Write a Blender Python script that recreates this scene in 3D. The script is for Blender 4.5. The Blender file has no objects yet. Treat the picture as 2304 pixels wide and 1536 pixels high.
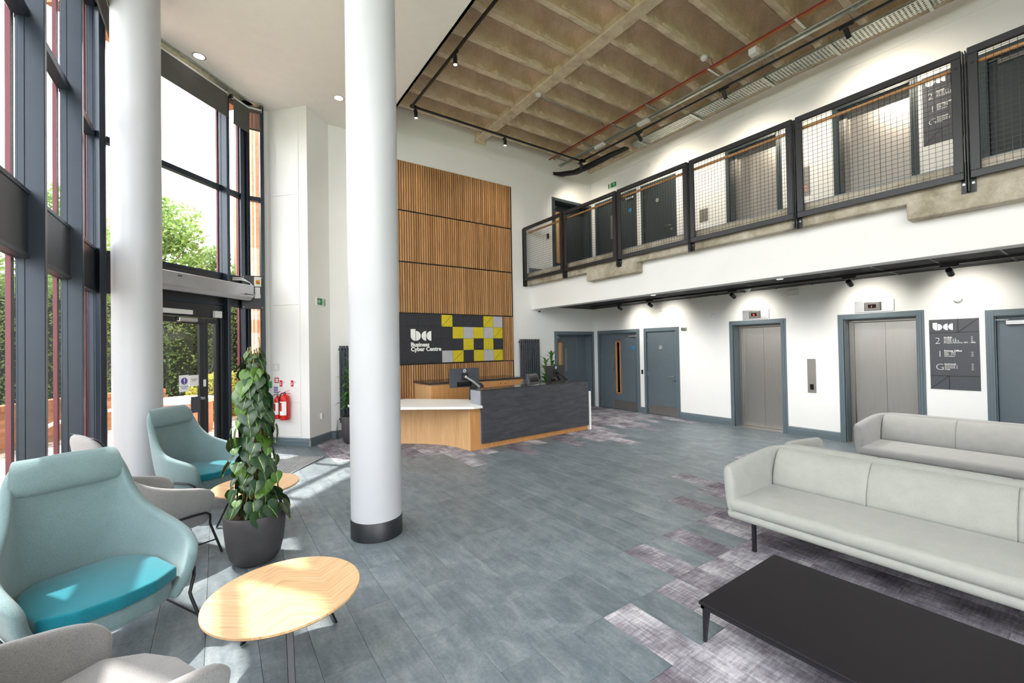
import bpy, bmesh, math, random
from math import sin, cos, pi, radians, sqrt, atan2
from mathutils import Vector, Matrix
random.seed(7)
SC = bpy.context.scene
COL = SC.collection

# ------------------------------------------------------------ camera
H = 1.72
PITCH, ROLL, YAW = radians(0.733), radians(-1.001), radians(34.66)
cam_data = bpy.data.cameras.new('camera')
cam_data.sensor_width = 36.0
cam_data.lens = 961.04 / 2304 * 36
cam_data.clip_start = 0.05
cam_data.clip_end = 200
cam = bpy.data.objects.new('camera', cam_data)
COL.objects.link(cam)
fwd = Vector((sin(YAW) * cos(PITCH), cos(YAW) * cos(PITCH), sin(PITCH)))
right0 = Vector((cos(YAW), -sin(YAW), 0))
up0 = right0.cross(fwd)
right = right0 * cos(ROLL) + up0 * sin(ROLL)
up = -right0 * sin(ROLL) + up0 * cos(ROLL)
M = Matrix(((right.x, up.x, -fwd.x, 0), (right.y, up.y, -fwd.y, 0), (right.z, up.z, -fwd.z, H), (0, 0, 0, 1)))
cam.matrix_world = M
SC.camera = cam

# ------------------------------------------------------------ world, sun, exposure
SUN_STRENGTH = 4.2
SKY_STRENGTH = 2.6
w = bpy.data.worlds.new('sky')
SC.world = w
w.use_nodes = True
nt = w.node_tree
nt.nodes.clear()
bg = nt.nodes.new('ShaderNodeBackground')
out = nt.nodes.new('ShaderNodeOutputWorld')
bg.inputs['Color'].default_value = (0.96, 0.98, 1.0, 1)
bg.inputs['Strength'].default_value = SKY_STRENGTH
nt.links.new(bg.outputs[0], out.inputs[0])
sun_d = bpy.data.lights.new('sun', 'SUN')
sun_d.energy = SUN_STRENGTH
sun_d.angle = radians(0.9)
sun_d.color = (1.0, 0.95, 0.87)
sun = bpy.data.objects.new('sun', sun_d)
COL.objects.link(sun)
el = radians(61.2)
sdir = Vector((-0.588 * cos(el), 0.809 * cos(el), sin(el)))     # towards the sun
sun.rotation_euler = sdir.to_track_quat('Z', 'Y').to_euler()
sun.location = (-6, 10, 18)
SC.view_settings.view_transform = 'Standard'
SC.view_settings.look = 'None'
SC.view_settings.gamma = 1.0
SC.view_settings.use_curve_mapping = False
SC.view_settings.exposure = 1.68
SC.cycles.use_denoising = True
SC.cycles.max_bounces = 8
SC.cycles.diffuse_bounces = 5
SC.cycles.glossy_bounces = 3
SC.cycles.transparent_max_bounces = 12
SC.cycles.caustics_reflective = False
SC.cycles.caustics_refractive = False
SC.cycles.sample_clamp_indirect = 6.0

# ------------------------------------------------------------ materials
def lin(c):
    c = c / 255.0
    return c / 12.92 if c <= 0.04045 else ((c + 0.055) / 1.055) ** 2.4
def rgb(r, g, b):
    return (lin(r), lin(g), lin(b), 1)
class NT:
    def __init__(s, name):
        s.m = bpy.data.materials.new(name)
        s.m.use_nodes = True
        s.t = s.m.node_tree
        s.b = s.t.nodes['Principled BSDF']
        s.o = s.t.nodes['Material Output']
    def n(s, typ, **kw):
        nd = s.t.nodes.new(typ)
        for k, v in kw.items():
            if k.startswith('i_'):
                key = k[2:].replace('_', ' ')
                nd.inputs[int(key) if key.isdigit() else key].default_value = v
            else:
                setattr(nd, k, v)
        return nd
    def l(s, a, b):
        s.t.links.new(a, b)
    def coord(s, kind='Object', scale=(1, 1, 1), randomise=False):
        tc = s.n('ShaderNodeTexCoord')
        mp = s.n('ShaderNodeMapping')
        mp.inputs['Scale'].default_value = scale
        s.l(tc.outputs[kind], mp.inputs['Vector'])
        if randomise:
            oi = s.n('ShaderNodeObjectInfo')
            mu = s.n('ShaderNodeMath', operation='MULTIPLY')
            mu.inputs[1].default_value = 37.0
            s.l(oi.outputs['Random'], mu.inputs[0])
            cb = s.n('ShaderNodeCombineXYZ')
            for i in range(3):
                s.l(mu.outputs[0], cb.inputs[i])
            s.l(cb.outputs[0], mp.inputs['Location'])
        return mp.outputs[0]
    def noise(s, vec, scale, detail=4, rough=0.6, dist=0.0):
        nd = s.n('ShaderNodeTexNoise')
        nd.inputs['Scale'].default_value = scale
        nd.inputs['Detail'].default_value = detail
        nd.inputs['Roughness'].default_value = rough
        nd.inputs['Distortion'].default_value = dist
        s.l(vec, nd.inputs['Vector'])
        return nd.outputs['Fac']
    def ramp(s, fac, stops):
        r = s.n('ShaderNodeValToRGB')
        e = r.color_ramp.elements
        while len(e) < len(stops):
            e.new(0.5)
        for i, (p, c) in enumerate(stops):
            e[i].position = p
            e[i].color = c
        s.l(fac, r.inputs[0])
        return r.outputs[0]
    def mix(s, fac, a, b, blend='MIX'):
        m = s.n('ShaderNodeMix', data_type='RGBA', blend_type=blend)
        if isinstance(fac, (int, float)):
            m.inputs[0].default_value = fac
        else:
            s.l(fac, m.inputs[0])
        for v, i in ((a, 6), (b, 7)):
            if isinstance(v, tuple):
                m.inputs[i].default_value = v
            else:
                s.l(v, m.inputs[i])
        return m.outputs[2]
    def bump(s, h, strength=0.3, dist=0.01):
        b = s.n('ShaderNodeBump')
        b.inputs['Strength'].default_value = strength
        b.inputs['Distance'].default_value = dist
        s.l(h, b.inputs['Height'])
        s.l(b.outputs[0], s.b.inputs['Normal'])
    def base(s, c):
        if isinstance(c, tuple):
            s.b.inputs['Base Color'].default_value = c
        else:
            s.l(c, s.b.inputs['Base Color'])
    def rough(s, v):
        s.b.inputs['Roughness'].default_value = v
    def metal(s, v):
        s.b.inputs['Metallic'].default_value = v

def plain(name, c, rough=0.5, metal=0.0, var=0.04, scale=6.0, spec=None, bump=0.0, bscale=60):
    """a surface of one colour with slight procedural unevenness"""
    t = NT(name)
    v = t.coord()
    f = t.noise(v, scale, 3)
    d = tuple(max(0, x * (1 - var * 2)) for x in c[:3]) + (1,)
    u = tuple(min(1, x * (1 + var * 2)) for x in c[:3]) + (1,)
    t.base(t.ramp(f, [(0.3, d), (0.7, u)]))
    t.rough(rough)
    t.metal(metal)
    if spec is not None:
        t.b.inputs['Specular IOR Level'].default_value = spec
    if bump:
        t.bump(t.noise(v, bscale, 4), bump, 0.004)
    return t.m
def emis(name, c, s):
    t = NT(name)
    t.b.inputs['Emission Color'].default_value = c
    t.b.inputs['Emission Strength'].default_value = s
    t.base(c)
    return t.m
def fabric(name, c1, c2, scale=260, rough=0.95, bump=0.35):
    t = NT(name)
    v = t.coord()
    f = t.noise(v, scale, 3, 0.7)
    g = t.noise(v, 9, 2)
    c = t.ramp(f, [(0.32, c1), (0.68, c2)])
    k = t.ramp(g, [(0.3, (0.92, 0.92, 0.92, 1)), (0.7, (1, 1, 1, 1))])
    t.base(t.mix(1.0, c, k, 'MULTIPLY'))
    t.rough(rough)
    t.b.inputs['Sheen Weight'].default_value = 0.25
    t.b.inputs['Specular IOR Level'].default_value = 0.2
    t.bump(f, bump, 0.003)
    return t.m
def wood(name, c1, c2, axis=2, scale=1.0, rough=0.45, rnd=False, grain=14, spread=None):
    t = NT(name)
    sc = [grain * scale] * 3
    sc[axis] = 0.8 * scale
    v = t.coord('Object', tuple(sc), rnd)
    f = t.noise(v, 1.6, 5, 0.62, 0.6)
    sc2 = [90 * scale] * 3
    sc2[axis] = 3 * scale
    f2 = t.noise(t.coord('Object', tuple(sc2), rnd), 1.0, 2)
    c = t.ramp(f, [(0.30, c1), (0.52, c2), (0.60, tuple(0.5 * (a + b) for a, b in zip(c1, c2))), (0.75, c2)])
    c = t.mix(0.35, c, t.ramp(f2, [(0.35, c1), (0.6, c2)]))
    if spread:
        oi = t.n('ShaderNodeObjectInfo')
        k = t.ramp(oi.outputs['Random'], spread)
        c = t.mix(1.0, c, k, 'MULTIPLY')
    t.base(c)
    t.rough(rough)
    t.bump(f2, 0.12, 0.002)
    return t.m

MT = {}
MT['wall'] = plain('white_wall_paint', rgb(238, 238, 236), 0.85, var=0.008, scale=1.5)
MT['soffit'] = plain('white_ceiling_paint', rgb(243, 239, 234), 0.9, var=0.008)
MT['bluegrey'] = plain('blue_grey_gloss_paint', rgb(96, 110, 118), 0.38, var=0.02)
MT['door'] = plain('blue_grey_door_laminate', rgb(92, 104, 112), 0.45, var=0.02)
MT['column'] = plain('white_column_paint', rgb(180, 182, 187), 0.42, var=0.01, scale=2)
MT['black'] = plain('black_powder_coat', rgb(30, 31, 33), 0.42, var=0.05)
MT['blacktile'] = plain('black_ceiling_tile', rgb(36, 36, 38), 0.8, var=0.06, bump=0.2)
MT['mullion'] = plain('anthracite_aluminium', rgb(40, 49, 60), 0.32, 0.35, var=0.03)
MT['spandrel'] = plain('black_spandrel', rgb(34, 36, 40), 0.4, 0.1, var=0.03)
MT['door_dim'] = plain('door_laminate_dimmed', rgb(50, 58, 60), 0.4, var=0.02)  # darker copy of the door laminate: dimmer gallery light put into the colour
MT['frame_dim'] = plain('gloss_paint_dimmed', rgb(56, 68, 72), 0.36, var=0.02)  # frame paint darkened for the gallery, its dim light baked into the colour
MT['redcap'] = plain('maroon_cap', rgb(112, 48, 56), 0.5, var=0.04)
MT['steelwhite'] = plain('grey_white_plastic', rgb(222, 222, 220), 0.5, var=0.01)
MT['white'] = plain('white_solid_surface', rgb(240, 240, 240), 0.3, var=0.005)
MT['galv'] = plain('galvanised_steel', rgb(176, 180, 172), 0.38, 0.75, var=0.12, scale=25)
MT['darklam'] = NT('dark_stone_laminate').m
t = NT('dark_grey_laminate')
f = t.noise(t.coord('Object', (1.5, 1.5, 9)), 2.2, 6, 0.6, 0.8)
t.base(t.ramp(f, [(0.3, rgb(56, 57, 62)), (0.55, rgb(72, 73, 79)), (0.75, rgb(86, 86, 92))]))
t.rough(0.36)
MT['darklam'] = t.m
MT['counter'] = plain('dark_counter_top', rgb(62, 60, 60), 0.18, var=0.05)
MT['blackgloss'] = plain('black_gloss_plastic', rgb(16, 17, 19), 0.15, var=0.03)
MT['plastic'] = plain('dark_grey_plastic', rgb(66, 70, 78), 0.4, var=0.03)
MT['oak'] = wood('oak_veneer', rgb(196, 150, 100), rgb(224, 184, 136), 2, 0.6)
MT['oakend'] = wood('oak_veneer_amber', rgb(180, 124, 70), rgb(212, 158, 100), 2, 0.6)
MT['slat'] = wood('oak_slat', rgb(152, 108, 68), rgb(194, 148, 100), 2, 1.0, 0.5, True, 16,
                  [(0.0, (0.78, 0.72, 0.66, 1)), (0.5, (1, 1, 1, 1)), (0.9, (1.05, 1.03, 1.0, 1)), (1.0, (1.3, 1.3, 1.3, 1))])
MT['rail'] = wood('oak_handrail', rgb(150, 104, 60), rgb(192, 144, 92), 1, 1.0, 0.4)
MT['doorwood'] = wood('oak_bead', rgb(176, 118, 66), rgb(208, 150, 94), 2, 1.0, 0.4)
MT['felt_dark'] = fabric('charcoal_felt', rgb(42, 43, 49), rgb(66, 66, 72), 220)
MT['felt_yellow'] = fabric('yellow_felt', rgb(196, 178, 30), rgb(222, 204, 52), 220)
MT['felt_grey'] = fabric('grey_felt', rgb(168, 168, 174), rgb(198, 198, 203), 220)
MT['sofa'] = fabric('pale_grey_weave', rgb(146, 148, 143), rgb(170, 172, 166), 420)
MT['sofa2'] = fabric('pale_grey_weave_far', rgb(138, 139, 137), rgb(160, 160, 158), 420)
MT['teal'] = fabric('duck_egg_wool', rgb(98, 120, 124), rgb(124, 146, 149), 300)
MT['tealseat'] = fabric('teal_wool', rgb(4, 96, 110), rgb(14, 118, 132), 300)
MT['greywool'] = fabric('grey_wool', rgb(120, 119, 121), rgb(160, 158, 158), 300)
MT['tube'] = plain('black_tube', rgb(34, 34, 40), 0.35, 0.3, var=0.03)
MT['tableblack'] = plain('black_table_laminate', rgb(24, 22, 26), 0.6, var=0.03, scale=3, spec=0.25)
MT['pot'] = plain('charcoal_pot', rgb(62, 60, 62), 0.62, var=0.06, scale=9, bump=0.15)
MT['soil'] = plain('soil', rgb(70, 52, 40), 0.95, var=0.3, scale=60, bump=0.8)
MT['stem'] = plain('plant_stem', rgb(120, 112, 58), 0.6, var=0.25, scale=20)
MT['bark'] = plain('bark', rgb(92, 74, 58), 0.9, var=0.3, scale=20, bump=0.6)
MT['red'] = plain('red_gloss_paint', rgb(206, 24, 20), 0.25, var=0.02)
MT['redcable'] = plain('red_cable', rgb(160, 52, 48), 0.5)
MT['orangecable'] = plain('orange_cable', rgb(190, 120, 62), 0.5)
MT['green'] = plain('sign_green', rgb(0, 128, 70), 0.4, var=0.01)
MT['blue'] = plain('sign_blue', rgb(40, 128, 190), 0.4, var=0.01)
MT['navy'] = plain('sign_violet_blue', rgb(92, 76, 160), 0.5, var=0.01)
MT['signwhite'] = plain('sign_white', rgb(240, 240, 238), 0.45, var=0.005)
MT['signgrey'] = plain('directory_grey', rgb(72, 75, 82), 0.42, var=0.02)
MT['radiator'] = plain('anthracite_radiator', rgb(52, 60, 70), 0.35, var=0.03)
MT['chrome'] = plain('satin_steel', rgb(190, 190, 190), 0.28, 1.0, var=0.02)
MT['cream'] = plain('cream_render', rgb(232, 214, 190), 0.85, var=0.04)
MT['blind'] = plain('grey_blind_fabric', rgb(84, 82, 80), 0.85, var=0.03)
MT['lamp'] = emis('lamp_lens', (1.0, 0.93, 0.82, 1), 22.0)
MT['display'] = emis('red_display', (0.9, 0.06, 0.03, 1), 1.4)
MT['pale_oak'] = wood('pale_oak_door_light', rgb(176, 156, 120), rgb(205, 186, 148), 2, 1.0)

# brushed lift steel
t = NT('brushed_steel')
v = t.coord('Object', (90, 90, 1.0))
f = t.noise(v, 3, 4)
t.base(t.ramp(f, [(0.3, rgb(170, 167, 162)), (0.7, rgb(180, 177, 172))]))
t.rough(0.34)
t.metal(0.9)
t.bump(f, 0.05, 0.001)
MT['steel'] = t.m
# glass: clear with slight reflection
t = NT('window_glass')
tr = t.n('ShaderNodeBsdfTransparent')
tr.inputs[0].default_value = (0.97, 0.97, 0.965, 1)
gl = t.n('ShaderNodeBsdfGlossy')
gl.inputs['Roughness'].default_value = 0.02
lw = t.n('ShaderNodeLayerWeight')
lw.inputs['Blend'].default_value = 0.5
pw = t.n('ShaderNodeMath', operation='POWER'); pw.inputs[1].default_value = 5.0
t.l(lw.outputs['Facing'], pw.inputs[0])
fr = t.n('ShaderNodeMath', operation='MULTIPLY_ADD'); fr.inputs[1].default_value = 0.55; fr.inputs[2].default_value = 0.035
t.l(pw.outputs[0], fr.inputs[0])
mx = t.n('ShaderNodeMixShader')
t.l(fr.outputs[0], mx.inputs[0]); t.l(tr.outputs[0], mx.inputs[1]); t.l(gl.outputs[0], mx.inputs[2])
t.l(mx.outputs[0], t.o.inputs['Surface'])
MT['glass'] = t.m
# screen (solar) blind fabric seen through
t = NT('screen_blind')
tr = t.n('ShaderNodeBsdfTransparent')
tr.inputs[0].default_value = (0.8, 0.74, 0.7, 1)
mx = t.n('ShaderNodeMixShader')
mx.inputs[0].default_value = 0.66
t.base(rgb(96, 90, 86)); t.rough(0.9)
t.l(tr.outputs[0], mx.inputs[1]); t.l(t.b.outputs[0], mx.inputs[2]); t.l(mx.outputs[0], t.o.inputs['Surface'])
MT['screen'] = t.m
# concrete of the coffered slab
def concrete(name, a, b, c, sc=1.0, streak=(1, 1, 1)):
    t = NT(name)
    v = t.coord('Object', streak)
    f = t.noise(v, 2.2 * sc, 8, 0.65, 0.5)
    g = t.noise(v, 30 * sc, 4, 0.7)
    h = t.noise(v, 0.8 * sc, 3)
    col = t.ramp(f, [(0.28, a), (0.5, b), (0.72, c)])
    col = t.mix(1.0, col, t.ramp(g, [(0.3, (0.86, 0.84, 0.82, 1)), (0.6, (1, 1, 1, 1))]), 'MULTIPLY')
    col = t.mix(1.0, col, t.ramp(h, [(0.3, (0.85, 0.84, 0.82, 1)), (0.7, (1.0, 1.0, 1.0, 1))]), 'MULTIPLY')
    t.base(col)
    t.rough(0.9)
    t.bump(g, 0.35, 0.01)
    return t.m
MT['coffer'] = concrete('board_marked_concrete', rgb(196, 174, 144), rgb(218, 197, 168), rgb(232, 216, 192))
MT['rib'] = concrete('concrete_rib', rgb(192, 176, 148), rgb(228, 212, 186), rgb(242, 230, 208), 2.0)
MT['edgeconc'] = concrete('concrete_slab_edge', rgb(128, 118, 98), rgb(178, 170, 152), rgb(216, 210, 196), 1.6, (1, 0.6, 0.5))
# vinyl plank
t = NT('blue_grey_vinyl')
v = t.coord('Object', (1, 1, 1), True)
v2 = t.coord('Object', (9, 1.6, 1), True)
f = t.noise(v, 3.2, 7, 0.68, 0.8)
g = t.noise(v2, 2.0, 5, 0.65)
h = t.noise(v, 48, 5, 0.75)
c = t.ramp(f, [(0.34, rgb(82, 92, 100)), (0.5, rgb(110, 119, 126)), (0.66, rgb(142, 147, 150))])
c = t.mix(0.5, c, t.ramp(g, [(0.3, rgb(80, 91, 100)), (0.55, rgb(112, 124, 130)), (0.75, rgb(138, 146, 150))]))
c = t.mix(1.0, c, t.ramp(h, [(0.36, (0.80, 0.81, 0.83, 1)), (0.6, (1.04, 1.04, 1.04, 1))]), 'MULTIPLY')
oi = t.n('ShaderNodeObjectInfo')
c = t.mix(1.0, c, t.ramp(oi.outputs['Random'], [(0, (0.9, 0.9, 0.9, 1)), (1, (1.06, 1.06, 1.06, 1))]), 'MULTIPLY')
t.base(c)
t.rough(0.42)
t.bump(h, 0.12, 0.002)
MT['vinyl'] = t.m
# carpet plank: distressed weave, pale over purple-grey
t = NT('distressed_carpet')
v = t.coord('Object', (1, 1, 1), True)
vx = t.coord('Object', (52, 5, 1), True)
vy = t.coord('Object', (7, 60, 1), True)
a = t.noise(vx, 1.0, 4, 0.7)
b = t.noise(vy, 1.0, 4, 0.7)
big = t.noise(v, 3.4, 3, 0.6)
fine = t.noise(v, 240, 2, 0.8)
ad = t.n('ShaderNodeMath', operation='ADD'); t.l(a, ad.inputs[0]); t.l(b, ad.inputs[1])
ad2 = t.n('ShaderNodeMath', operation='MULTIPLY_ADD'); t.l(big, ad2.inputs[0]); ad2.inputs[1].default_value = 1.6; t.l(ad.outputs[0], ad2.inputs[2])
oi = t.n('ShaderNodeObjectInfo')
ad3 = t.n('ShaderNodeMath', operation='MULTIPLY_ADD'); t.l(oi.outputs['Random'], ad3.inputs[0]); ad3.inputs[1].default_value = 0.42; t.l(ad2.outputs[0], ad3.inputs[2])
mp = t.n('ShaderNodeMapRange'); mp.inputs[1].default_value = 1.45; mp.inputs[2].default_value = 2.55
t.l(ad3.outputs[0], mp.inputs[0])
c = t.ramp(mp.outputs[0], [(0.0, rgb(84, 80, 90)), (0.3, rgb(116, 110, 119)), (0.55, rgb(142, 138, 146)), (0.8, rgb(178, 176, 182)), (1.0, rgb(206, 203, 208))])
c = t.mix(1.0, c, t.ramp(fine, [(0.3, (0.72, 0.72, 0.74, 1)), (0.65, (1.08, 1.08, 1.08, 1))]), 'MULTIPLY')
t.base(c)
t.rough(0.95)
t.b.inputs['Specular IOR Level'].default_value = 0.15
t.bump(fine, 0.6, 0.004)
MT['carpet'] = t.m
# chevron oak table top
t = NT('oak_table_top')
tc = t.n('ShaderNodeTexCoord')
sx = t.n('ShaderNodeSeparateXYZ'); t.l(tc.outputs['Object'], sx.inputs[0])
pp = t.n('ShaderNodeMath', operation='PINGPONG'); pp.inputs[1].default_value = 0.19; t.l(sx.outputs[0], pp.inputs[0])
ml = t.n('ShaderNodeMath', operation='MULTIPLY_ADD'); t.l(pp.outputs[0], ml.inputs[0]); ml.inputs[1].default_value = 0.75; t.l(sx.outputs[1], ml.inputs[2])
cb = t.n('ShaderNodeCombineXYZ'); t.l(ml.outputs[0], cb.inputs[1]); t.l(pp.outputs[0], cb.inputs[0])
mpn = t.n('ShaderNodeMapping'); mpn.inputs['Scale'].default_value = (1.5, 20, 1); t.l(cb.outputs[0], mpn.inputs[0])
f = t.noise(mpn.outputs[0], 2.4, 5, 0.6, 0.4)
t.base(t.ramp(f, [(0.3, rgb(178, 138, 96)), (0.5, rgb(202, 164, 122)), (0.7, rgb(214, 180, 140))]))
t.rough(0.38)
MT['tabletop'] = t.m
# table under-edge
MT['edge'] = plain('oak_edge_band', rgb(150, 106, 66), 0.5)
# leaves
def leafmat(name, a, b, c, width, rough=0.35):
    t = NT(name)
    tc = t.n('ShaderNodeTexCoord')
    sx = t.n('ShaderNodeSeparateXYZ'); t.l(tc.outputs['Object'], sx.inputs[0])
    ab = t.n('ShaderNodeMath', operation='ABSOLUTE'); t.l(sx.outputs[0], ab.inputs[0])
    nz = t.noise(t.coord('Object', (1, 1, 1), True), 28, 3)
    ad = t.n('ShaderNodeMath', operation='MULTIPLY_ADD'); t.l(nz, ad.inputs[0]); ad.inputs[1].default_value = width; t.l(ab.outputs[0], ad.inputs[2])
    mr = t.n('ShaderNodeMapRange'); mr.inputs[1].default_value = width * 0.5; mr.inputs[2].default_value = width * 1.15
    t.l(ad.outputs[0], mr.inputs[0])
    col = t.ramp(mr.outputs[0], [(0.0, b), (0.55, a)])
    oi = t.n('ShaderNodeObjectInfo')
    col = t.mix(t.ramp(oi.outputs['Random'], [(0.45, (0, 0, 0, 1)), (1.0, (0.75, 0.75, 0.75, 1))]), col, c)
    t.base(col)
    t.rough(rough)
    t.b.inputs['Transmission Weight'].default_value = 0.0
    t.b.inputs['Subsurface Weight'].default_value = 0.0
    return t.m
MT['philo'] = leafmat('variegated_leaf', rgb(40, 66, 42), rgb(150, 172, 84), rgb(92, 132, 40), 0.014)
MT['strap'] = leafmat('strap_leaf', rgb(50, 104, 40), rgb(104, 158, 60), rgb(84, 140, 50), 0.006)
def foliage(name, a, b, c):
    t = NT(name)
    v = t.coord()
    f = t.noise(v, 1.4, 4)
    g = t.noise(v, 26, 2)
    col = t.ramp(f, [(0.3, a), (0.5, b), (0.72, c)])
    col = t.mix(0.5, col, t.ramp(g, [(0.3, a), (0.65, c)]))
    t.base(col)
    t.rough(0.6)
    tr = t.n('ShaderNodeBsdfTranslucent')
    t.l(col, tr.inputs[0])
    mx = t.n('ShaderNodeMixShader'); mx.inputs[0].default_value = 0.35
    t.l(t.b.outputs[0], mx.inputs[1]); t.l(tr.outputs[0], mx.inputs[2]); t.l(mx.outputs[0], t.o.inputs['Surface'])
    return t.m
MT['treeleaf'] = foliage('tree_leaves', rgb(70, 104, 50), rgb(116, 150, 78), rgb(160, 188, 110))
MT['hedgeleaf'] = foliage('hedge_leaves', rgb(52, 76, 42), rgb(92, 122, 66), rgb(140, 166, 92))
MT['shrubleaf'] = foliage('shrub_leaves', rgb(120, 130, 50), rgb(170, 176, 76), rgb(206, 204, 110))
# bricks
t = NT('orange_brick')
oi = t.n('ShaderNodeObjectInfo')
c = t.ramp(oi.outputs['Random'], [(0, rgb(132, 88, 60)), (0.5, rgb(156, 108, 76)), (1, rgb(176, 130, 96))])
c = t.mix(0.3, c, t.ramp(t.noise(t.coord(), 40, 4), [(0.3, rgb(128, 84, 56)), (0.7, rgb(184, 138, 102))]))
t.base(c); t.rough(0.9)
MT['brick'] = t.m
t = NT('brick_facade')
br = t.n('ShaderNodeTexBrick')
tc = t.n('ShaderNodeTexCoord')
sx = t.n('ShaderNodeSeparateXYZ'); t.l(tc.outputs['Object'], sx.inputs[0])
ad = t.n('ShaderNodeMath', operation='ADD'); t.l(sx.outputs[0], ad.inputs[0]); t.l(sx.outputs[1], ad.inputs[1])
cb = t.n('ShaderNodeCombineXYZ'); t.l(ad.outputs[0], cb.inputs[0]); t.l(sx.outputs[2], cb.inputs[1])
t.l(cb.outputs[0], br.inputs['Vector'])
br.inputs['Color1'].default_value = rgb(172, 118, 88); br.inputs['Color2'].default_value = rgb(190, 136, 104)
br.inputs['Mortar'].default_value = rgb(170, 130, 110)
br.inputs['Scale'].default_value = 1.0; br.inputs['Brick Width'].default_value = 0.225; br.inputs['Row Height'].default_value = 0.075
br.inputs['Mortar Size'].default_value = 0.008
t.base(br.outputs['Color']); t.rough(0.9)
MT['facade'] = t.m
MT['mortar'] = plain('mortar', rgb(150, 128, 108), 0.95, var=0.08, scale=40)
# paving outside
t = NT('outdoor_paving')
vo = t.n('ShaderNodeTexVoronoi'); vo.inputs['Scale'].default_value = 7.0
t.l(t.coord(), vo.inputs['Vector'])
c = t.ramp(vo.outputs['Distance'], [(0.0, rgb(226, 214, 202)), (0.45, rgb(210, 196, 184)), (0.62, rgb(140, 128, 120))])
t.base(c); t.rough(0.9)
MT['paving'] = t.m
MT['grass'] = plain('grass_ground', rgb(96, 122, 60), 0.95, var=0.25, scale=5)
MT['mat_dark'] = plain('mat_rib_dark', rgb(98, 100, 106), 0.9, var=0.1, scale=60)
MT['mat_light'] = plain('mat_rib_aluminium', rgb(200, 200, 204), 0.45, 0.1, var=0.05)
MT['slab'] = plain('floor_screed', rgb(66, 70, 74), 0.9)

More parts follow.
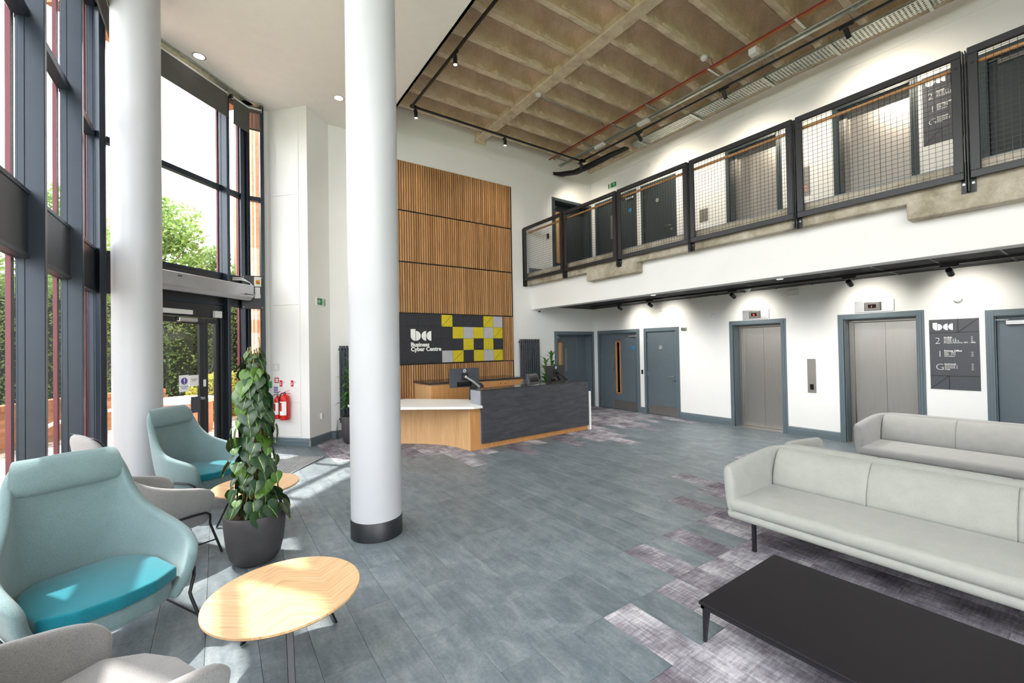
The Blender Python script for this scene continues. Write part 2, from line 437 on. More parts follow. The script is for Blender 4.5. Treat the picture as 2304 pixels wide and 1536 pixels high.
# ------------------------------------------------------------ mesh helpers
class MB:
    def __init__(s):
        s.v, s.f = [], []
    def quad(s, a, b, c, d):
        n = len(s.v); s.v += [a, b, c, d]; s.f.append((n, n + 1, n + 2, n + 3)); return s
    def box(s, x0, y0, z0, x1, y1, z1):
        if x0 > x1: x0, x1 = x1, x0
        if y0 > y1: y0, y1 = y1, y0
        if z0 > z1: z0, z1 = z1, z0
        n = len(s.v)
        s.v += [(x0, y0, z0), (x1, y0, z0), (x1, y1, z0), (x0, y1, z0), (x0, y0, z1), (x1, y0, z1), (x1, y1, z1), (x0, y1, z1)]
        for q in ((0, 3, 2, 1), (4, 5, 6, 7), (0, 1, 5, 4), (1, 2, 6, 5), (2, 3, 7, 6), (3, 0, 4, 7)):
            s.f.append(tuple(n + i for i in q))
        return s
    def bar(s, p, q, w, h, up=(0, 0, 1)):
        """square bar from p to q, w across, h along up"""
        p, q, u = Vector(p), Vector(q), Vector(up)
        d = (q - p).normalized()
        r = d.cross(u)
        if r.length < 1e-4:
            r = d.cross(Vector((1, 0, 0)))
        r.normalize()
        u = r.cross(d).normalized()
        n = len(s.v)
        for c in (p, q):
            for a, b in ((-1, -1), (1, -1), (1, 1), (-1, 1)):
                s.v.append(tuple(c + r * (a * w / 2) + u * (b * h / 2)))
        s.f += [(n, n + 3, n + 2, n + 1), (n + 4, n + 5, n + 6, n + 7)]
        for i in range(4):
            j = (i + 1) % 4
            s.f.append((n + i, n + j, n + 4 + j, n + 4 + i))
        return s
    def tube(s, pts, r, n=8, cap=True, taper=None):
        pts = [Vector(p) for p in pts]
        base = len(s.v)
        prev = None
        for i, p in enumerate(pts):
            d = (pts[min(i + 1, len(pts) - 1)] - pts[max(i - 1, 0)]).normalized()
            if prev is None:
                a = Vector((0, 0, 1)) if abs(d.z) < 0.9 else Vector((1, 0, 0))
                u = d.cross(a).normalized()
            else:
                u = (prev - d * prev.dot(d)).normalized()
            prev = u
            v = d.cross(u)
            rr = r if taper is None else r * (1 + (taper - 1) * i / (len(pts) - 1))
            for k in range(n):
                t = 2 * pi * k / n
                s.v.append(tuple(p + (u * cos(t) + v * sin(t)) * rr))
        for i in range(len(pts) - 1):
            for k in range(n):
                a = base + i * n + k; b = base + i * n + (k + 1) % n
                s.f.append((a, b, b + n, a + n))
        if cap:
            s.f.append(tuple(base + k for k in range(n))[::-1])
            e = base + (len(pts) - 1) * n
            s.f.append(tuple(e + k for k in range(n)))
        return s
    def lathe(s, prof, c=(0, 0, 0), n=32, axis='z', cap=True):
        """prof: list of (radius, height)"""
        base = len(s.v)
        for r, z in prof:
            for k in range(n):
                t = 2 * pi * k / n
                if axis == 'z': p = (c[0] + r * cos(t), c[1] + r * sin(t), c[2] + z)
                elif axis == 'y': p = (c[0] + r * cos(t), c[1] + z, c[2] + r * sin(t))
                else: p = (c[0] + z, c[1] + r * cos(t), c[2] + r * sin(t))
                s.v.append(p)
        for i in range(len(prof) - 1):
            for k in range(n):
                a = base + i * n + k; b = base + i * n + (k + 1) % n
                s.f.append((a, b, b + n, a + n))
        if cap:
            s.f.append(tuple(base + k for k in range(n))[::-1])
            e = base + (len(prof) - 1) * n
            s.f.append(tuple(e + k for k in range(n)))
        return s
    def prism(s, poly, z0, z1):
        n = len(s.v); m = len(poly)
        s.v += [(x, y, z0) for x, y in poly] + [(x, y, z1) for x, y in poly]
        s.f.append(tuple(n + i for i in range(m))[::-1])
        s.f.append(tuple(n + m + i for i in range(m)))
        for i in range(m):
            j = (i + 1) % m
            s.f.append((n + i, n + j, n + m + j, n + m + i))
        return s
    def flat(s, poly, y0, y1):
        """polygon in x-z, extruded along y (for wall signs)"""
        n = len(s.v); m = len(poly)
        s.v += [(x, y0, z) for x, z in poly] + [(x, y1, z) for x, z in poly]
        s.f.append(tuple(n + i for i in range(m)))
        s.f.append(tuple(n + m + i for i in range(m))[::-1])
        for i in range(m):
            j = (i + 1) % m
            s.f.append((n + j, n + i, n + m + i, n + m + j))
        return s
    def rows(s, rows, closed=False):
        base = len(s.v); m = len(rows[0])
        for r in rows: s.v += [tuple(p) for p in r]
        for i in range(len(rows) - 1):
            for k in range(m if closed else m - 1):
                a = base + i * m + k; b = base + i * m + (k + 1) % m
                s.f.append((a, b, b + m, a + m))
        return s
    def mesh(s, name, mat, smooth=False, bevel=0, seg=2, recalc=True):
        me = bpy.data.meshes.new(name)
        me.from_pydata(s.v, [], s.f)
        if recalc or bevel:
            bm = bmesh.new(); bm.from_mesh(me)
            if bevel:
                bmesh.ops.bevel(bm, geom=list(bm.edges), offset=bevel, segments=seg, profile=0.5, affect='EDGES', clamp_overlap=True)
            bmesh.ops.recalc_face_normals(bm, faces=bm.faces)
            bm.to_mesh(me); bm.free()
        if mat: me.materials.append(MT[mat] if isinstance(mat, str) else mat)
        if smooth:
            me.polygons.foreach_set('use_smooth', [True] * len(me.polygons))
            if smooth == 'auto':
                me.set_sharp_from_angle(angle=radians(40))
        me.update()
        return me
    def build(s, name, mat, parent=None, loc=(0, 0, 0), rot=0, **kw):
        return link(name, s.mesh(name, mat, **kw), parent, loc, rot)
def link(name, me, parent=None, loc=(0, 0, 0), rot=0):
    o = bpy.data.objects.new(name, me)
    COL.objects.link(o)
    o.parent = parent
    o.location = loc
    if rot: o.rotation_euler = (0, 0, rot) if isinstance(rot, (int, float)) else rot
    return o
def tag(o, label, cat, group=None, kind=None):
    o['label'] = label; o['category'] = cat
    if group: o['group'] = group
    if kind: o['kind'] = kind
    return o
def thing(name, label, cat, loc=(0, 0, 0), rot=0, group=None):
    o = link(name, None, None, loc, rot)
    return tag(o, label, cat, group)
def struct(o):
    o['kind'] = 'structure'
    return o
def sroot(name, loc=(0, 0, 0), rot=0):
    return struct(link(name, None, None, loc, rot))
def kids(o): return [c for c in bpy.data.objects if c.parent == o]
def clone(root, loc, rot=None, label=None, group=None):
    def rec(o, par):
        c = o.copy(); COL.objects.link(c); c.parent = par
        for ch in kids(o): rec(ch, c)
        return c
    r = rec(root, None)
    r.location = loc
    if rot is not None: r.rotation_euler = (0, 0, rot)
    if label: r['label'] = label
    if group: r['group'] = group
    return r
def box(x0, y0, z0, x1, y1, z1): return MB().box(x0, y0, z0, x1, y1, z1)
def text(body, size, mat, parent, loc, rot=(pi / 2, 0, 0), align='LEFT', name='lettering', ext=0.001, bold=0.0, line=1.0):
    cu = bpy.data.curves.new(name, 'FONT')
    cu.body = body; cu.size = size; cu.extrude = ext; cu.align_x = align; cu.offset = bold
    cu.resolution_u = 3; cu.space_line = line
    tmp = bpy.data.objects.new('type', cu)
    me = bpy.data.meshes.new_from_object(tmp)
    me.name = name
    me.materials.clear(); me.materials.append(MT[mat])
    bpy.data.objects.remove(tmp); bpy.data.curves.remove(cu)
    o = bpy.data.objects.new(name, me); COL.objects.link(o)
    o.parent = parent; o.location = loc; o.rotation_euler = rot
    return o
def subsurf(o, lv=2):
    m = o.modifiers.new('soften', 'SUBSURF'); m.levels = lv; m.render_levels = lv
    o.data.polygons.foreach_set('use_smooth', [True] * len(o.data.polygons))
    return o
def solidify(o, t, off=-1):
    m = o.modifiers.new('thickness', 'SOLIDIFY'); m.thickness = t; m.offset = off
    return o

XW, YB, ZS = 8.83, 8.67, 6.14          # lift wall, reception wall, white soffit height
FZ = 3.58                              # gallery floor level
RW = -pi / 2                           # rotation of anything fixed to the lift wall

# ------------------------------------------------------------ floor of planks
floor = sroot('floor')
box(-1.6, -3.0, -0.25, 9.4, 9.4, -0.012).build('screed', 'slab', floor)
PX0, PW = 0.965, 0.2585
near_top = {0: -0.07, 1: 0.43, 2: 0.93, 3: 1.43, 4: 1.93, 5: 1.43, 6: 1.93, 7: 2.43, 8: 1.93, 9: 2.43, 10: 1.93, 11: 2.43, 12: 2.93, 13: 2.43,
            14: 2.93, 15: 3.43, 16: 2.93, 17: 2.43, 18: 2.93, 19: 2.43, 20: 2.93, 21: 3.43, 22: 2.43, 23: 1.93, 24: 1.43}
far_bot = {1: 8.43, 2: 6.93, 3: 7.43, 4: 6.93, 5: 6.93, 6: 6.43, 7: 6.43, 8: 5.43, 9: 5.93, 10: 5.93, 11: 6.43, 12: 5.43, 13: 5.93, 14: 5.93, 15: 6.43, 16: 5.43,
           17: 5.93, 18: 5.43, 19: 4.93, 20: 5.43, 21: 5.93, 22: 6.43, 23: 5.93, 24: 5.43, 25: 5.93, 26: 6.43, 27: 5.93, 28: 6.43, 29: 5.43, 30: 5.93}
def carpeted(k, y):
    return y < near_top.get(k, -9) or y > far_bot.get(k, 99)
def inside(x, y):
    return y < 8.9 and x > -1.32 and (y - x) < 8.75
cells = []
for k in range(-9, 31):
    x0 = PX0 + PW * k; x1 = min(x0 + PW, XW)
    if x0 >= XW: continue
    seq, m = [], -7
    off = 0.5 * (k % 2)
    y = -3.07 + off - 0.5
    while y < 8.8:
        a, b = y, y + 1.0
        mid = y + 0.5
        # a plank that straddles the carpet edge is laid as two halves
        if carpeted(k, mid - 0.25) == carpeted(k, mid + 0.25): seq.append((a, b))
        else: seq += [(a, mid), (mid, b)]
        y += 1.0
    for a, b in seq:
        b = min(b, 8.9)
        if a >= b - 0.05: continue
        cx, cy = (x0 + x1) / 2, (a + b) / 2
        if not inside(cx, cy) or b < -2.9: continue
        dx, dy = cx, cy
        depth = dx * sin(YAW) + dy * cos(YAW)
        lat = dx * cos(YAW) - dy * sin(YAW)
        vis = depth > 0.9 and abs(lat) < depth * 1.35 and depth > 2.0
        cells.append((0 if vis else 1, depth * depth / (b - a), x0, x1, a, b, carpeted(k, cy)))
cells.sort()
pm = {}
rest = {True: MB(), False: MB()}
for i, (nv, dd, x0, x1, a, b, cp) in enumerate(cells):
    wdt, ln = x1 - x0 - 0.0016, b - a - 0.0016
    if nv == 0 and i < 290:
        key = (round(wdt, 4), round(ln, 4), cp)
        if key not in pm:
            q = MB(); e = 0.0012
            q.rows([[(-wdt / 2, -ln / 2, -0.012), (wdt / 2, -ln / 2, -0.012), (wdt / 2, ln / 2, -0.012), (-wdt / 2, ln / 2, -0.012)],
                    [(-wdt / 2, -ln / 2, -e), (wdt / 2, -ln / 2, -e), (wdt / 2, ln / 2, -e), (-wdt / 2, ln / 2, -e)],
                    [(-wdt / 2 + e, -ln / 2 + e, 0), (wdt / 2 - e, -ln / 2 + e, 0), (wdt / 2 - e, ln / 2 - e, 0), (-wdt / 2 + e, ln / 2 - e, 0)]], True)
            q.f.append((8, 9, 10, 11))
            pm[key] = q.mesh('carpet_plank' if cp else 'vinyl_plank', 'carpet' if cp else 'vinyl')
        o = link('carpet_plank' if cp else 'vinyl_plank', pm[key], floor, ((x0 + x1) / 2, (a + b) / 2, 0))
    else:
        rest[cp].box(x0 + .0008, a + .0008, -0.012, x1 - .0008, b - .0008, 0)
for cp, q in rest.items():
    if q.v:
        o = q.build('further_carpet_planks' if cp else 'further_vinyl_planks', 'carpet' if cp else 'vinyl', floor)
        o['kind'] = 'stuff'

# entrance mat
m0 = Vector((1.42, 7.42)); du = Vector((-0.62, -0.785)).normalized(); dv = Vector((-0.605, 0.796)).normalized()
ang = atan2(du.y, du.x)
mat_o = thing('entrance_mat', 'grey ribbed entrance mat on the floor inside the glass doors', 'mat', (m0.x, m0.y, 0), ang)
# local x runs along the ribs, local -y back towards the door
box(0, -1.25, 0.001, 1.75, 0.0, 0.006).build('backing', 'mat_dark', mat_o)
rb = box(0.01, -0.009, 0.006, 1.74, 0.009, 0.012).mesh('rib', 'mat_light')
for i in range(26):
    link('rib', rb, mat_o, (0, -0.03 - i * 0.048, 0))

# ------------------------------------------------------------ walls
def wall_openings(name, length, z0, z1, holes, th, loc, rot, mat='wall'):
    """wall face at local y=0 running along +x, thickness behind (+y); holes (x0,x1,z0,z1)"""
    q = MB()
    xs = sorted({0, length} | {h[0] for h in holes} | {h[1] for h in holes})
    for a, b in zip(xs, xs[1:]):
        if b - a < 1e-6: continue
        hs = sorted([(h[2], h[3]) for h in holes if h[0] <= a + 1e-6 and h[1] >= b - 1e-6])
        z = z0
        for c, d in hs:
            if c > z + 1e-6: q.box(a, 0, z, b, th, c)
            z = max(z, d)
        if z < z1 - 1e-6: q.box(a, 0, z, b, th, z1)
    o = q.build(name, mat, None, loc, rot)
    return struct(o)
# lift wall: local x = YB - y
def lx(y): return YB + 0.03 - y
D_H = 2.04
g_holes = [(lx(8.44), lx(7.16), 0, D_H), (lx(6.86), lx(6.03), 0, 2.04), (lx(4.68), lx(3.765), 0, 2.09), (lx(2.78), lx(1.85), 0, 2.09), (lx(1.06), lx(0.06), 0, 2.03)]
u_holes = [(a, b, FZ, FZ + c - 0.0 + (0.02 if c > 2.06 else 0)) for a, b, z, c in g_holes]
wall_openings('wall_right', lx(-2.9), 0, 7.25, g_holes + u_holes, 0.32, (XW, YB + 0.03, 0), RW)
# reception wall, from behind the round column to the lift wall
b_holes = [(7.44 - 2.35, 8.74 - 2.35, 0, 2.03), (7.44 - 2.35, 8.74 - 2.35, FZ, FZ + 2.03)]
wall_openings('wall_back', 8.83 - 2.35 + 0.3, 0, 7.25, b_holes, 0.4, (2.35, YB, 0), 0)
# angled piers by the entrance
pl = lambda *p: MB().prism(p, 0, 6.4)
struct(pl((0.71, 8.97), (0.80, 8.97), (0.838, 8.938), (1.358, 8.362), (1.82, 8.85), (2.36, 8.85), (2.36, 9.3), (0.71, 9.3)).build('wall_left', 'wall'))
# access panels on the angled pier
pang = atan2(8.362 - 8.938, 1.358 - 0.838)
apx = Vector((0.838, 8.938))
pd = Vector((cos(pang), sin(pang)))
pier = thing('riser_panel', 'white flush riser panels on the angled pier behind the extinguishers', 'panel', (0.838, 8.938, 0), pang)
for a, b in ((0.17, 0.78), (0.795, 2.54), (2.555, 4.54), (4.555, 6.08)):
    box(0.03, -0.012, a, 0.60, 0, b).build('panel', 'wall', pier, bevel=0.003, seg=1)
# hidden sides of the room
wall_openings('wall_front', XW - 2.8 + 0.3, 0, 7.25, [], 0.3, (XW + 0.3, -2.8, 0), pi)
struct(box(9.17, -3.0, -0.2, 9.27, 9.4, 7.4).build('wall_core', 'wall'))  # unseen board added to block light leaking past the lift wall doors
struct(box(1.9, 9.32, -0.2, 9.27, 9.42, 7.4).build('leak_backing_rear', 'wall'))  # another unseen board, stops sky leaking in behind the reception wall
# plaster ledge high on the walls
struct(box(3.0, YB - 0.015, 6.27, XW, YB, 7.2).build('trim_1', 'wall', bevel=0.004, seg=1))
struct(box(XW - 0.015, -2.8, 6.33, XW, YB, 7.2).build('trim_2', 'wall', bevel=0.004, seg=1))

# skirting boards
def skirt(name, x0, y0, x1, y1, z=0.0, hh=0.15):
    L = sqrt((x1 - x0) ** 2 + (y1 - y0) ** 2)
    q = MB()
    prof = [(0, 0), (-0.02, 0), (-0.02, hh * 0.66), (-0.014, hh * 0.72), (-0.014, hh * 0.84), (-0.007, hh * 0.95), (0, hh)]
    q.rows([[(a, y, zz) for y, zz in prof] for a in (0, L)])
    o = q.build(name, 'bluegrey', None, (x0, y0, z), atan2(y1 - y0, x1 - x0))
    return struct(o)
skirt('baseboard_left', 0.838, 8.938, 1.358, 8.362)
skirt('baseboard_left', 1.358, 8.362, 1.82, 8.85)
skirt('baseboard_left', 1.82, 8.85, 2.36, 8.85)
for z in (0, FZ):
    skirt('baseboard_back', 6.55 if z else 6.05, YB, 7.36, YB, z)
    for a, b in ((7.09, 6.94), (5.95, 4.765), (3.68, 2.868), (1.765, 1.14), (-0.04, -2.8)):
        skirt('baseboard_right', XW, a, XW, b, z)

# ------------------------------------------------------------ doors in the walls
def architrave(root, x0, x1, top, wd=0.085, mat='bluegrey'):
    """moulded frame around an opening x0..x1 (local), three steps"""
    for k, (inn, o_, d) in enumerate(((0.0, wd, 0.012), (0.004, wd * 0.62, 0.022), (0.010, wd * 0.28, 0.030))):
        q = MB()
        q.box(x0 - o_, -d, 0, x0 - inn * 0, 0, top + o_)
        q.box(x1, -d, 0, x1 + o_, 0, top + o_)
        q.box(x0, -d, top, x1, 0, top + o_)
        q.build('architrave', mat, root, bevel=0.0025, seg=1)
def reveal(root, x0, x1, top, d, mat='bluegrey'):
    q = MB()
    q.box(x0 - 0.001, -0.002, 0, x0 + 0.012, d, top); q.box(x1 - 0.012, -0.002, 0, x1 + 0.001, d, top); q.box(x0, -0.002, top - 0.012, x1, d, top + 0.001)
    q.build('door_lining', mat, root)
def closer(leaf, x, z, y=-0.045):
    c = box(x, y, z, x + 0.24, y + 0.04, z + 0.06).build('door_closer', 'chrome', leaf, bevel=0.004, seg=1)
    MB().bar((x + 0.03, y - 0.01, z + 0.065), (x - 0.16, y + 0.0, z + 0.075), 0.02, 0.008).build('closer_arm', 'chrome', leaf)
    return c
def lever(leaf, x, z):
    h = MB().lathe([(0.024, 0), (0.024, -0.008)], (x, 0, z), 16, 'y').build('lock', 'chrome', leaf, smooth='auto')
    MB().tube([(x, 0, z + 0.09), (x, -0.05, z + 0.09), (x - 0.02, -0.055, z + 0.09), (x - 0.13, -0.055, z + 0.085)], 0.009, 8).build('handle', 'chrome', leaf, smooth='auto')
dn = [0]
def door(loc, rot, w, h, depth, style):
    dn[0] += 1
    DM = 'door_dim' if loc[2] > 1 else 'door'; FM = 'frame_dim' if loc[2] > 1 else 'bluegrey'
    r = sroot('door_%d' % dn[0], loc, rot)
    # local origin: bottom left corner of the opening on the wall face
    architrave(r, 0, w, h, 0.085, FM)
    reveal(r, 0, w, h, depth + 0.04, FM)
    yb = depth
    if style == 'double':
        a = 0.33 * w
        lf = box(0.012, yb, 0.0, a - 0.002, yb + 0.045, h - 0.014).build('door_leaf', DM, r, bevel=0.003, seg=1)
        lf = MB()
        vx0, vx1, vz0, vz1 = a + 0.10, a + 0.27, 0.42, 1.83
        lf.box(a + 0.002, yb, 0.0, vx0, yb + 0.045, h - 0.014); lf.box(vx1, yb, 0.0, w - 0.012, yb + 0.045, h - 0.014)
        lf.box(vx0, yb, 0.0, vx1, yb + 0.045, vz0); lf.box(vx0, yb, vz1, vx1, yb + 0.045, h - 0.014)
        lf = lf.build('door_leaf', DM, r)
        q = MB()
        q.box(vx0, yb - 0.012, vz0, vx0 + 0.03, yb + 0.03, vz1); q.box(vx1 - 0.03, yb - 0.012, vz0, vx1, yb + 0.03, vz1)
        q.box(vx0, yb - 0.012, vz0, vx1, yb + 0.03, vz0 + 0.03); q.box(vx0, yb - 0.012, vz1 - 0.03, vx1, yb + 0.03, vz1)
        q.build('glazing_bead', 'doorwood', lf, bevel=0.003, seg=1)
        box(vx0 + 0.03, yb + 0.012, vz0 + 0.03, vx1 - 0.03, yb + 0.018, vz1 - 0.03).build('vision_panel', 'glass', lf)
        box(a + 0.01, yb - 0.003, 0.03, w - 0.02, yb, 0.24).build('kick_plate', 'steel', lf)
        box(a + 0.02, yb - 0.004, 1.03, a + 0.085, yb, 1.67).build('push_plate', 'steel', lf)
        MB().lathe([(0.05, 0), (0.05, -0.004)], (w - 0.17, yb, 1.65), 20, 'y').build('fire_door_sign', 'blue', lf, smooth='auto')
        closer(lf, w - 0.28, 1.92, yb - 0.045)
    elif style == 'wc':
        lf = box(0.014, yb, 0.0, w - 0.014, yb + 0.045, h - 0.014).build('door_leaf', DM, r, bevel=0.003, seg=1)
        box(0.03, yb - 0.003, 0.02, w - 0.03, yb, 0.23).build('kick_plate', 'steel', lf)
        s = MB().lathe([(0.042, 0), (0.042, -0.004)], (w * 0.47, yb, 1.65), 20, 'y').build('toilet_sign', 'signwhite', lf, smooth='auto')
        q = MB().lathe([(0.034, -0.004), (0.034, -0.006)], (w * 0.47, yb, 1.65), 20, 'y').build('toilet_sign_disc', 'black', lf, smooth='auto')
        for dx in (-0.011, 0.011):
            p = MB().box(w * 0.47 + dx - 0.005, yb - 0.008, 1.63, w * 0.47 + dx + 0.005, yb - 0.006, 1.658)
            p.lathe([(0.0045, -0.006), (0.0045, -0.008)], (w * 0.47 + dx, yb, 1.666), 8, 'y').build('figure', 'signwhite', lf)
        g = link('latch', None, lf, (0, yb, 0))
        lever(g, w - 0.06, 0.86)
        for z in (1.83, 1.0, 0.2):
            box(0.0, yb - 0.006, z - 0.05, 0.014, yb + 0.01, z + 0.05).build('hinge', 'chrome', lf)
    elif style == 'set_back':
        lf = MB()
        vx0, vx1, vz0, vz1 = 0.24, 0.40, 0.42, 1.84
        lf.box(0.012, yb, 0.0, vx0, yb + 0.045, h - 0.014); lf.box(vx1, yb, 0.0, 0.92, yb + 0.045, h - 0.014)
        lf.box(vx0, yb, 0.0, vx1, yb + 0.045, vz0); lf.box(vx0, yb, vz1, vx1, yb + 0.045, h - 0.014)
        lf = lf.build('door_leaf', DM, r)
        q = MB()
        q.box(vx0, yb - 0.012, vz0, vx0 + 0.03, yb + 0.03, vz1); q.box(vx1 - 0.03, yb - 0.012, vz0, vx1, yb + 0.03, vz1)
        q.box(vx0, yb - 0.012, vz0, vx1, yb + 0.03, vz0 + 0.03); q.box(vx0, yb - 0.012, vz1 - 0.03, vx1, yb + 0.03, vz1)
        q.build('glazing_bead', 'doorwood', lf, bevel=0.003, seg=1)
        box(vx0 + 0.03, yb + 0.012, vz0 + 0.03, vx1 - 0.03, yb + 0.018, vz1 - 0.03).build('vision_panel', 'pale_oak', lf)
        box(0.50, yb - 0.004, 1.03, 0.565, yb, 1.67).build('push_plate', 'steel', lf)
        MB().lathe([(0.05, 0), (0.05, -0.004)], (0.09, yb, 1.65), 20, 'y').build('fire_door_sign', 'blue', lf, smooth='auto')
        box(0.02, yb - 0.003, 0.03, 0.90, yb, 0.24).build('kick_plate', 'steel', lf)
        closer(lf, 0.02, 1.93, yb - 0.045)
        box(0.925, yb, 0.0, w - 0.012, yb + 0.045, h - 0.014).build('door_leaf', DM, r, bevel=0.003, seg=1)
    else:
        lf = box(0.014, yb, 0.0, w - 0.014, yb + 0.045, h - 0.014).build('door_leaf', DM, r, bevel=0.003, seg=1)
        box(0.03, yb - 0.003, 0.02, w - 0.03, yb, 0.23).build('kick_plate', 'steel', lf)
        closer(lf, 0.10, h - 0.125, yb - 0.045)
    return r
for z in (0, FZ):
    door((7.44, YB, z), 0, 1.30, 2.03, 0.24, 'set_back')
    door((XW, 8.44, z), RW, 1.28, 2.04, 0.05, 'double')
    door((XW, 6.86, z), RW, 0.83, 2.04, 0.012, 'wc')
    door((XW, 1.06, z), RW, 1.00, 2.03, 0.06, 'single')
# black sheet standing for the unlit lobby behind the double door's vision panel
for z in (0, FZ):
    struct(box(XW + 0.34, 7.0, z, XW + 0.36, 8.6, z + 2.4).build('lobby_dark_sheet', 'black'))

# ------------------------------------------------------------ lifts
def lift(y, w, z, label, k):
    r = thing('lift_entrance', label, 'lift', (XW, y, z), RW, 'lift entrances in the white wall')
    top = 2.09 + (0.02 if z else 0)
    FM = 'frame_dim' if z else 'bluegrey'
    architrave(r, 0, w, top, 0.083, FM)
    reveal(r, 0, w, top, 0.21, FM)
    q = MB()
    q.box(0.012, 0.19, 0, 0.075, 0.25, top - 0.012); q.box(w - 0.02, 0.19, 0, w - 0.012, 0.25, top - 0.012)
    q.box(0.012, 0.17, top - 0.055, w - 0.012, 0.25, top - 0.012)
    q.build('steel_frame', 'steel', r, bevel=0.004, seg=1)
    md = 0.075 + (w - 0.095) / 2
    box(0.078, 0.235, 0.01, md - 0.0015, 0.26, top - 0.055).build('door_panel', 'steel', r)
    box(md + 0.0015, 0.235, 0.01, w - 0.02, 0.26, top - 0.055).build('door_panel', 'steel', r)
    box(0.0, 0.0, 0.0, w, 0.30, 0.006).build('threshold', 'steel', r)
    return r
lifts = [(4.68, 0.915), (2.78, 0.93)]
names = ['nearer-the-desk steel lift doors at ground level, left of the call panel', 'ground floor steel lift doors behind the far sofa beside the directory sign',
         'gallery lift doors above the left ground floor lift, behind mesh', 'gallery lift doors beside the upper directory sign, behind mesh']
for i, (y, w_) in enumerate(lifts):
    lift(y, w_, 0, names[i], i)
    lift(y, w_, FZ, names[2 + i], i)
    # floor indicator above
    yy = (4.48, 2.62)[i]
    ind = thing('lift_indicator', ('steel floor indicator plate above the left ground floor lift', 'steel floor indicator plate above the right ground floor lift')[i],
                'indicator', (XW, yy, 2.185), RW, 'floor indicators above the lifts')
    box(0, -0.012, 0, 0.51, 0, 0.19).build('back_plate', 'chrome', ind, bevel=0.003, seg=1)
    q = MB(); q.rows([[(0.13, -0.012, 0.165), (0.355, -0.012, 0.165), (0.355, -0.012, 0.025), (0.13, -0.012, 0.025)],
                      [(0.15, -0.06, 0.155), (0.34, -0.06, 0.155), (0.34, -0.035, 0.03), (0.15, -0.035, 0.03)]], True)
    q.f.append((4, 5, 6, 7))
    hd_ = q.build('housing', 'steel', ind)
    q = MB(); q.quad((0.19, -0.0545, 0.125), (0.295, -0.0545, 0.125), (0.295, -0.0448, 0.065), (0.19, -0.0448, 0.065))
    q.build('display', 'blackgloss', hd_)
    text('1G'[0:1] if i else 'G', 0.05, 'display', hd_, (0.225, -0.057, 0.075), (radians(78), 0, 0), name='numeral')
cp = thing('lift_call_panel', 'tall steel lift call plate on the wall between the ground floor lifts', 'control panel', (XW, 3.345, 0.80), RW)
box(0, -0.01, 0, 0.135, 0, 0.61).build('plate', 'steel', cp, bevel=0.003, seg=1)
box(0.04, -0.018, 0.055, 0.10, -0.01, 0.155).build('button', 'blackgloss', cp, bevel=0.003, seg=1)
cp = thing('lift_call_panel', 'steel lift call plate upstairs on the gallery wall between lifts', 'control panel', (XW, 3.36, FZ + 0.80), RW)
box(0, -0.01, 0, 0.135, 0, 0.52).build('plate', 'steel', cp, bevel=0.003, seg=1)
for zz in (0.10, 0.16):
    MB().lathe([(0.012, -0.01), (0.012, -0.016)], (0.068, 0, zz), 12, 'y').build('button', 'display', cp)
cp = thing('notice_plate', 'small square steel plate on the gallery wall left of its lift', 'plate', (XW, 5.37, FZ + 0.82), RW)
box(0, -0.008, 0, 0.2, 0, 0.28).build('plate', 'steel', cp, bevel=0.003, seg=1)

# ------------------------------------------------------------ gallery slab, beam, ceiling under the gallery
slab = sroot('floor_gallery')
box(6.47, -2.8, 3.28, XW, YB, 3.56).build('slab', 'edgeconc', slab)
box(6.5, -2.8, 3.56, XW, YB, 3.58).build('floor_finish', 'vinyl', slab)
box(6.45, -2.8, 3.26, 6.56, YB, 3.50).build('edge_beam', 'edgeconc', slab, bevel=0.008, seg=1)
box(6.44, 5.20, 3.075, 6.66, 6.51, 3.30).build('haunch', 'edgeconc', slab, bevel=0.018, seg=2)
box(6.44, -0.9, 3.075, 6.66, 1.41, 3.30).build('haunch', 'edgeconc', slab, bevel=0.018, seg=2)
q = MB(); q.box(6.62, -2.8, 2.66, 6.84, YB, 3.29)
struct(q.build('wall_beam', 'wall', bevel=0.006, seg=1))
lc = sroot('ceiling_gallery')
box(6.84, -2.8, 2.775, XW, YB, 2.80).build('ceiling_void_board', 'black', lc)
tile = box(-0.2965, -0.2965, 0, 0.2965, 0.2965, 0.012).mesh('ceiling_tile', 'blacktile', bevel=0.003, seg=1)
te = box(-0.09, -0.2965, 0, 0.09, 0.2965, 0.012).mesh('ceiling_tile', 'blacktile', bevel=0.003, seg=1)
yy = 8.33
while yy > -0.6:
    for xx in (7.14, 7.74, 8.34):
        link('ceiling_tile', tile, lc, (xx, yy, 2.748))
    link('ceiling_tile', te, lc, (8.735, yy, 2.748))
    yy -= 0.6
q = MB()
yy = 8.63
while yy > -0.9:
    q.box(6.84, yy - 0.012, 2.742, XW, yy + 0.012, 2.75); yy -= 0.6
for xx in (6.84, 7.44, 8.04, 8.64): q.box(xx - 0.01, -1, 2.742, xx + 0.01, YB, 2.75)
q.build('ceiling_grid', 'black', lc)['kind'] = 'stuff'
box(6.84, -2.8, 2.745, XW, -0.85, 2.775).build('ceiling_strip', 'blacktile', lc)

# ------------------------------------------------------------ white soffit over the entrance
sof = MB().prism([(-1.42, -2.95), (2.74, -2.95), (2.74, 9.05), (0.35, 9.05), (-1.42, 7.36)], ZS, ZS + 0.16)
struct(sof.build('ceiling_soffit', 'soffit'))
struct(box(2.70, -2.8, ZS, 2.74, YB, 7.2).build('wall_bulkhead', 'soffit'))

